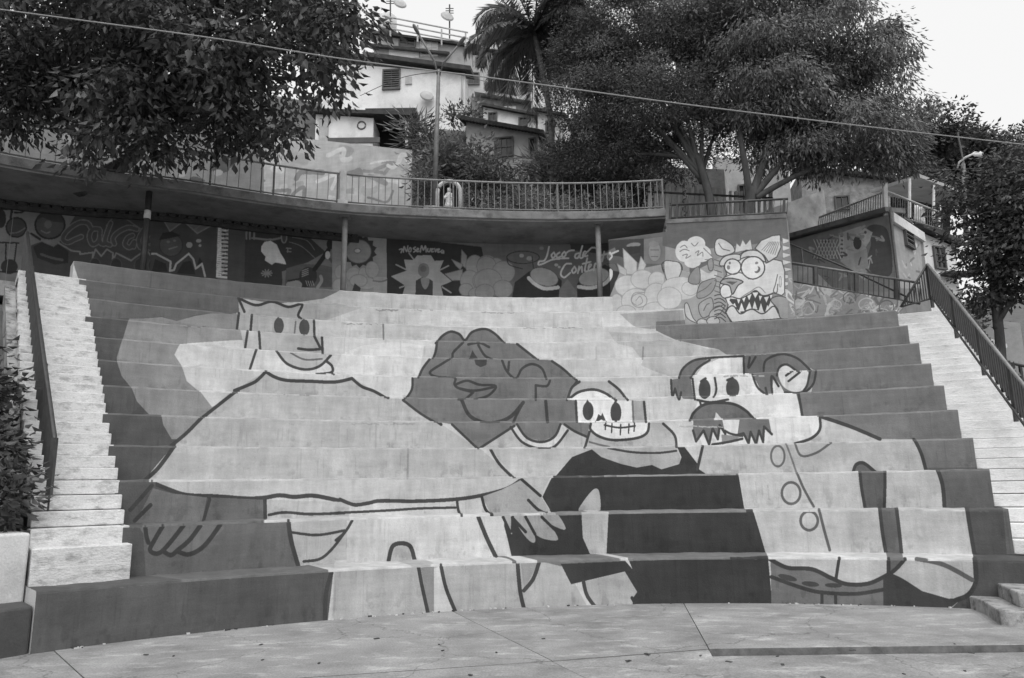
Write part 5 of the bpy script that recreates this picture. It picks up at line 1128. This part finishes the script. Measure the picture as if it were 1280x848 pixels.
# ------------------------------------------------------------------ trees and shrubs
def leaf_mesh(name, C_, D_, N_, L_, W_, tone, mat, fold=.25):
    """many leaves: each a folded blade of two quads along its midrib (centre C_, direction D_, side N_)"""
    n = len(C_); U = np.cross(D_, N_); U /= np.linalg.norm(U, axis=1, keepdims=True)+1e-9
    L_ = L_[:,None]; W_ = W_[:,None]
    b = C_; m1 = C_ + D_*L_*.45; t = C_ + D_*L_ - U*L_*.12
    s1 = m1 + N_*W_*.5 + U*W_*fold; s2 = m1 - N_*W_*.5 + U*W_*fold
    V = np.stack([b, s1, t, s2], 1).reshape(-1, 3).astype(np.float32)
    me = bpy.data.meshes.new(name); me.vertices.add(4*n); me.vertices.foreach_set('co', V.ravel())
    tri = np.array([[0,1,2],[0,2,3]]); idx = (np.arange(n)[:,None,None]*4 + tri[None]).reshape(-1)
    me.loops.add(len(idx)); me.loops.foreach_set('vertex_index', idx.astype(np.int32))
    me.polygons.add(2*n); me.polygons.foreach_set('loop_start', np.arange(0, 6*n, 3, dtype=np.int32))
    at_ = me.attributes.new('tone', 'FLOAT', 'POINT'); at_.data.foreach_set('value', np.repeat(tone, 4).astype(np.float32))
    me.materials.append(mat); me.update(calc_edges=True); return me
def unit(a): return a/(np.linalg.norm(a, axis=-1, keepdims=True)+1e-9)
def foliage(clusters, per_m2, twig, n_leaf, L, W, droop=.4, shell=.55, up=0.0, lobe=.55):
    """clusters: (centre, (rx, ry, rz)); lobes sit in each cluster's outer volume, twigs on the lobes, leaves around the twig ends"""
    Cs, Ds, Ts = [], [], []
    for c, rad in clusters:
        c = np.array(c[:]); rad = np.array(rad); A = (rad[0]*rad[2] + rad[0]*rad[1] + rad[1]*rad[2])/3*4*PI
        lr = min(lobe, .55*rad.min()+.1); m = max(6, int(A*per_m2/n_leaf)); nl = max(3, int(A/(lr*lr*3.2)))
        ld = unit(rng.normal(size=(nl,3))); lc = c + ld*rad*(shell + (1-shell)*rng.random((nl,1))**.7)*.92; ls_ = lr*(.6+.8*rng.random(nl)); lt = .65+.7*rng.random(nl)
        i = rng.integers(0, nl, m); d = unit(rng.normal(size=(m,3)) + ld[i]*.7 + np.array([0,0,.5]))
        q = lc[i] + d*ls_[i][:,None]*np.array([1,1,.65])*(.75+.35*rng.random((m,1))); base_tone = lt[i]*(.6+.8*rng.random(m))
        inner = rng.random(m) < .16; q[inner] = (c + unit(rng.normal(size=(m,3)))*rad*.5*rng.random((m,1)))[inner]
        k = n_leaf; off_ = rng.normal(size=(m,k,3))*twig*np.array([1,1,.55]); off_[:,:,2] -= np.abs(rng.normal(size=(m,k)))*twig*droop*.6
        Pq = (q[:,None] + off_).reshape(-1,3); O = np.repeat(d, k, 0)
        dr = unit(off_.reshape(-1,3)*.9/twig + O*.35 + rng.normal(size=(m*k,3))*.5 + np.array([0,0,-droop*1.6+up]))
        Cs.append(Pq); Ds.append(dr); Ts.append(np.repeat(base_tone, k)*(.75+.5*rng.random(m*k)))
    C_, D_, T_ = np.concatenate(Cs), np.concatenate(Ds), np.concatenate(Ts); n = len(C_)
    N_ = unit(np.cross(D_, unit(np.array([0,0,1.0]) + rng.normal(size=(n,3))*.45)))
    s_ = .6 + .8*rng.random(n)
    return C_, D_, N_, L*s_, W*s_*(.8+.4*rng.random(n)), T_, None
def px_cluster(px, py, rx, ry, Y, depth):
    c = at(px, py, Y); k = Y/FPX*1.02; return (c, (rx*k, depth, ry*k))
def limbs(parent, base, clusters, r0, forks, name='limb', mat=None):
    for c, rad in clusters:
        f_ = forks[0].lerp(forks[1], random.random()); e_ = Vector(c[:]); mid = f_.lerp(e_, .5) + Vector((random.uniform(-.2,.2), random.uniform(-.2,.2), random.uniform(.0,.3)))
        MB().tube(cat_curve([f_, mid, e_]), [r0*(1-.8*i/16) for i in range(17)], 6).build(name, mat or M_BARK, parent, True)
def tree(name, label, base, fork, r0, clusters, fol, mat, cat='tree', group=None, trunk_pts=None, limb=True):
    t = thing(name, base, label, cat, group)
    pts = trunk_pts or [base, base.lerp(fork,.5)+Vector((.08,0,0)), fork]
    cc = cat_curve(pts); MB().tube(cc, [r0*(1-.45*i/(len(cc)-1)) for i in range(len(cc))], 10).build('trunk', M_BARK, t, True)
    C_, D_, N_, L_, W_, T_, TW = foliage(clusters, **fol)
    me = leaf_mesh('crown', C_, D_, N_, L_, W_, T_, mat); o = link('crown', me, t)
    if limb: limbs(t, base, clusters, r0*.5, (base.lerp(fork,.75), fork))
    return t, (C_, D_, N_, L_, W_, T_)
L_BIG = leaf_material('broad_leaf', .085, .45, .42, .25)
L_FEATHER = leaf_material('feather_leaf', .15, .25, .55, .3)
L_SPRAY = leaf_material('long_leaf', .18, .3, .5, .3)
L_DARK = leaf_material('dark_leaf', .085, .3, .5, .2)
L_PALM = leaf_material('palm_leaf', .22, .3, .5, .35)

# broad-leaved tree hanging over the terrace, upper left
clL = [px_cluster(*a_) for a_ in ((50,50,90,75,14.5,1.6),(30,118,62,36,14.6,1.2),(180,40,110,75,14.2,1.8),(175,130,80,70,14.6,1.4),(195,190,45,24,14.8,.7),(128,190,28,20,15,.6),(300,50,95,75,14.0,1.6),(300,135,62,42,14.3,1.2),(388,42,56,55,13.6,1.1),(402,100,30,34,13.6,.7),(5,152,18,14,14.6,.5),(436,16,22,30,13.4,.6),
       (80,20,110,60,16.5,1.2),(230,30,120,60,16.2,1.2),(360,10,90,50,15.6,1.0),(120,100,120,70,16.6,1.0),(270,110,90,50,16.2,.9),(100,-70,150,70,14.5,1.8),(330,-70,150,70,14,1.8),(350,165,26,18,14.2,.5),(-60,60,60,110,14.4,1.5))]
bL = pol(-37, 19.6, Z_TER-.2)
tL, lv = tree('broadleaf_tree', 'large dark broad-leaved tree whose boughs hang over the left of the terrace', bL, at(185,110,15.5), .22, clL, dict(per_m2=95, twig=.22, n_leaf=11, L=.19, W=.09, droop=.8, shell=.3, lobe=.6), L_BIG, trunk_pts=[bL, at(172,190,17.5), at(185,110,15.6)])
# the leaves that show largest are objects of their own
idx = np.argsort(lv[0][:,1])[:300]
for j, i in enumerate(idx[:300]):
    if j < 10: CACHE['leaf%d' % j] = leaf_mesh('leaf', np.zeros((1,3)), np.array([[1.,0,0]]), np.array([[0,1.,0]]), np.array([1.]), np.array([.48]), np.array([1.0+.06*j]), L_BIG, .12)
    x = Vector(lv[1][i]).normalized(); y = Vector(lv[2][i]); y = (y - x*y.dot(x)).normalized(); z = x.cross(y); o = link('leaf', CACHE['leaf%d' % (j % 10)], tL)
    o.matrix_basis = Matrix.Translation(Vector(lv[0][i])+Vector((0,-.05,0))) @ Matrix((x,y,z)).transposed().to_4x4() @ Matrix.Scale(float(lv[3][i]*1.1), 4)

# feathery tree in the middle
clM = [px_cluster(*a_) for a_ in ((770,50,70,50,21,1.8),(840,30,80,50,20.5,1.8),(740,110,55,50,21,1.6),(820,110,80,60,20.3,1.8),(760,170,55,45,21.3,1.4),(840,175,60,40,20.6,1.5),(720,75,35,35,21.5,1.0),(890,70,60,60,20.4,1.5),(780,-30,110,50,21,2),(900,150,50,60,20.6,1.3),(735,205,35,22,21.8,.9))]
bM = at(892, 290, 19.5); bM.z = 7.0
tree('feathery_tree', 'dark feathery-leaved tree in the middle with a slanting trunk', bM, at(872,195,19.8), .16, clM, dict(per_m2=620, twig=.17, n_leaf=26, L=.10, W=.034, droop=.35, shell=.5, lobe=.62), L_FEATHER, trunk_pts=[bM, at(888,255,19.5), at(872,195,19.8)], group='trees behind the terrace')
# long-leaved tree with fanned trunks
clR = [px_cluster(*a_) for a_ in ((950,60,70,55,19.5,1.6),(1030,60,70,60,19.4,1.6),(960,130,70,55,19.2,1.6),(1040,140,75,60,19,1.6),(1088,84,44,50,19.3,1.1),(1100,158,42,44,19.2,1.1),(1060,188,60,26,19,1.1),(990,182,50,30,19.3,1.1),(1118,42,22,26,19.5,.6),(1135,185,24,22,19.4,.7),(930,10,60,40,19.8,1.5),(1020,0,50,40,19.8,1.3),(1000,-50,90,40,19.8,1.8),(1152,140,16,16,20,.5))]
bR = at(938, 300, 19.0); bR.z = 7.0
tR, _ = tree('long_leaf_tree', 'tall long-leaved tree with trunks fanning out above the monster wall', bR, at(938,235,18.9), .2, clR, dict(per_m2=380, twig=.17, n_leaf=18, L=.15, W=.042, droop=1.1, shell=.45, lobe=.55), L_SPRAY, trunk_pts=[bR, at(937,265,18.9), at(940,235,18.9)], group='trees behind the terrace', limb=False)
for pts, r0 in (([(938,250),(932,210),(925,160),(930,100),(950,60)],.11), ([(940,245),(955,200),(968,150),(980,90),(1000,40)],.12), ([(942,245),(975,205),(1000,165),(1030,110),(1060,60)],.10), ([(944,248),(985,225),(1030,205),(1080,190),(1120,165)],.09), ([(990,130),(1030,80),(1075,20),(1085,-20)],.05), ([(1040,120),(1075,80),(1095,30),(1125,25)],.045), ([(1000,60),(1040,20),(1070,-20)],.04)):
    P = cat_curve([at(x,y,18.9+.05*i) for i,(x,y) in enumerate(pts)]); MB().tube(P, [r0*(1-.7*i/(len(P)-1)) for i in range(len(P))], 8).build('limb', M_BARK, tR, True)
# palm behind the lamp
pc = at(668, 40, 23); pbz = at(690, 240, 23); pm = thing('palm_tree', pbz, 'shaggy palm with drooping fronds above the hill houses', 'palm tree')
MB().tube(cat_curve([pbz, at(688,150,23), pc]), [.10]*16+[.09], 10).build('trunk', material('palm_trunk', .16, var=.4, scale=5, bump=.6, stretch=(1,1,4)), pm, True)
def frond(az, el, Lf, drop):
    P, Dd = [], []; p = pc.copy(); d = Vector((math.cos(az)*math.cos(el), math.sin(az)*math.cos(el), math.sin(el))); n = 22
    for i in range(n): P.append(p.copy()); p = p + d*(Lf/n); d = (d + Vector((0,0,-drop*(i/n)*1.6/n*6))).normalized()
    Cn, Dn, Nn, Ln, Tn = [], [], [], [], []
    for i in range(1, n):
        ax = (P[i]-P[i-1]).normalized(); sd_ = ax.cross(Vector((0,0,1))).normalized(); ll = .75*math.sin(PI*(.12+.85*i/n))+.15
        for s_ in (-1,1):
            for e in range(6):
                dv = (sd_*s_*.8 + ax*.55 + Vector((0,0,-.55-.5*random.random())) + Vector((random.uniform(-.15,.15),)*3)).normalized()
                Cn.append((P[i-1].lerp(P[i],e/6))[:]); Dn.append(dv[:]); Nn.append(ax[:]); Ln.append(ll*random.uniform(.8,1.15)); Tn.append(random.uniform(.6,1.4))
    f_ = MB().tube(P, [.035*(1-.8*i/n) for i in range(n)], 5).build('frond', M_BARK, pm, True)
    link('leaflets', leaf_mesh('leaflets', np.array(Cn), np.array(Dn), np.array(Nn), np.array(Ln), np.full(len(Ln),.032), np.array(Tn), L_PALM, .1), f_)
for i in range(36): frond(i*2.399 + (.9 if math.sin(i*2.399) < -.6 else 0), [1.1,.75,.4,.1,-.3][i % 5]+random.uniform(-.1,.1), random.uniform(2.7,3.6), random.uniform(.35,.75))
# far trees on the right skyline
for i, (x, y, rx, ry, Y, lab) in enumerate(((1180,196,50,36,34,'round dark tree on the skyline left of the leaning pole'), (1235,212,45,48,33,'dark tree on the skyline right of the leaning pole'), (1275,188,32,28,40,'far dark tree at the right edge of the picture'), (1165,165,26,30,30,'small tree top beside the long-leaved tree'), (1120,235,50,40,30,'dark tree mass behind the awning'))):
    cl = [px_cluster(x,y,rx,ry,Y,1.5), px_cluster(x-rx*.5,y+ry*.4,rx*.6,ry*.6,Y,1.2), px_cluster(x+rx*.5,y+ry*.5,rx*.6,ry*.6,Y,1.2)]
    b_ = at(x, y+120, Y); tree('skyline_tree', lab, b_, at(x,y+ry*.5,Y), .25, cl, dict(per_m2=160, twig=.25, n_leaf=18, L=.20, W=.10, droop=.4, shell=.55, lobe=.8), L_DARK, group='skyline trees')
# tree at the right edge, nearer
clE = [px_cluster(*a_) for a_ in ((1250,240,62,45,15.5,1.1),(1242,288,52,38,15.3,1.0),(1275,325,56,42,15.0,1.0),(1234,336,28,22,15.4,.6),(1258,360,40,20,15.2,.6),(1214,256,18,15,15.7,.4),(1300,260,50,70,15.2,1.2),(1275,205,36,28,15.8,.7),(1228,362,20,14,15.4,.4))]
bE = at(1246, 520, 15.4); tree('edge_tree', 'dark leafy tree at the right edge overhanging the stair railing', bE, at(1246,380,15.4), .14, clE, dict(per_m2=210, twig=.15, n_leaf=14, L=.13, W=.065, droop=.5, shell=.4, lobe=.45), L_DARK, group='trees behind the terrace')
# shrubs on the bank behind the railing
def shrub(label, cl, mat, L, W, dens, droop=.3, up=.5, twig=.2, group='shrubs behind the railing'):
    c0 = Vector(cl[0][0][:]); base = Vector((c0.x, c0.y, c0.z-cl[0][1][2]*1.0)); s_ = thing('shrub', base, label, 'shrub', group)
    C_, D_, N_, L_, W_, T_, _ = foliage(cl, per_m2=dens, twig=twig, n_leaf=16, L=L, W=W, droop=droop, shell=.35, up=up); link('foliage', leaf_mesh('foliage', C_, D_, N_, L_, W_, T_, mat), s_)
    for i in range(5): e_ = c0+Vector((random.uniform(-1,1)*cl[0][1][0]*.7, 0, random.uniform(0,.6)*cl[0][1][2])); MB().tube([base, base.lerp(e_,.5)+Vector((0,0,.1)), e_], [.04,.03,.01], 6).build('stem', M_BARK, s_, True)
for lab, specs, mat, L, W in (
    ('spiky dark shrub in front of the carport', ((518,162,17,12,25.5,.5),(530,180,18,10,25.4,.5)), L_FEATHER, .45, .04),
    ('leafy shrub wrapped around the lamp pole', ((548,205,30,22,23.5,.8),(535,226,24,20,23.2,.7)), L_SPRAY, .2, .08),
    ('tall shrub under the tiled eave, left of its window', ((592,202,32,18,24.2,.8),(575,196,18,18,24.3,.6)), L_SPRAY, .2, .08),
    ('dense shrub below the window of the tiled house', ((625,222,40,26,23.4,.9),(600,232,34,22,23.2,.8)), L_FEATHER, .18, .06),
    ('grassy tuft shrub at the foot of the palm', ((678,215,24,14,23.6,.8),(700,205,18,18,23.8,.7)), L_SPRAY, .4, .03),
    ('dark shrub between the palm and the feathery tree', ((745,232,46,26,23.0,.9),(720,215,34,26,23.4,.8)), L_FEATHER, .18, .06),
    ('low shrub under the feathery tree near the terrace end', ((800,236,40,24,22.6,.9),(780,215,30,24,23,.8)), L_FEATHER, .18, .06),
    ('low flowering ground shrub just behind the railing', ((650,252,60,9,20.4,.5),(740,252,60,9,20.4,.5)), L_SPRAY, .14, .05),
    ('creeper hanging beside the white house', ((566,142,7,12,27.5,.3),(588,136,9,14,28,.3)), L_SPRAY, .2, .08),
    ('dark shrub beyond the right railing foot', ((1268,488,22,24,14.5,.6),(1290,520,22,30,14,.6)), L_DARK, .16, .07),
    ('shrub below the white house on the right', ((1218,380,18,12,18.5,.5),(1205,402,14,9,18,.4)), L_DARK, .16, .07)):
    shrub(lab, [px_cluster(*a_) for a_ in specs], mat, L, W, 150)
clB = [(pol(-44.3-.4*random.random(), 10.9+.42*i, zz), (.30,.32,.42)) for i in range(6) for zz in (1.35+.28*i, 1.75+.28*i)]
shrub('dark leafy bush growing against the left stairs', clB, L_DARK, .12, .06, 300, .4, .2, .12)
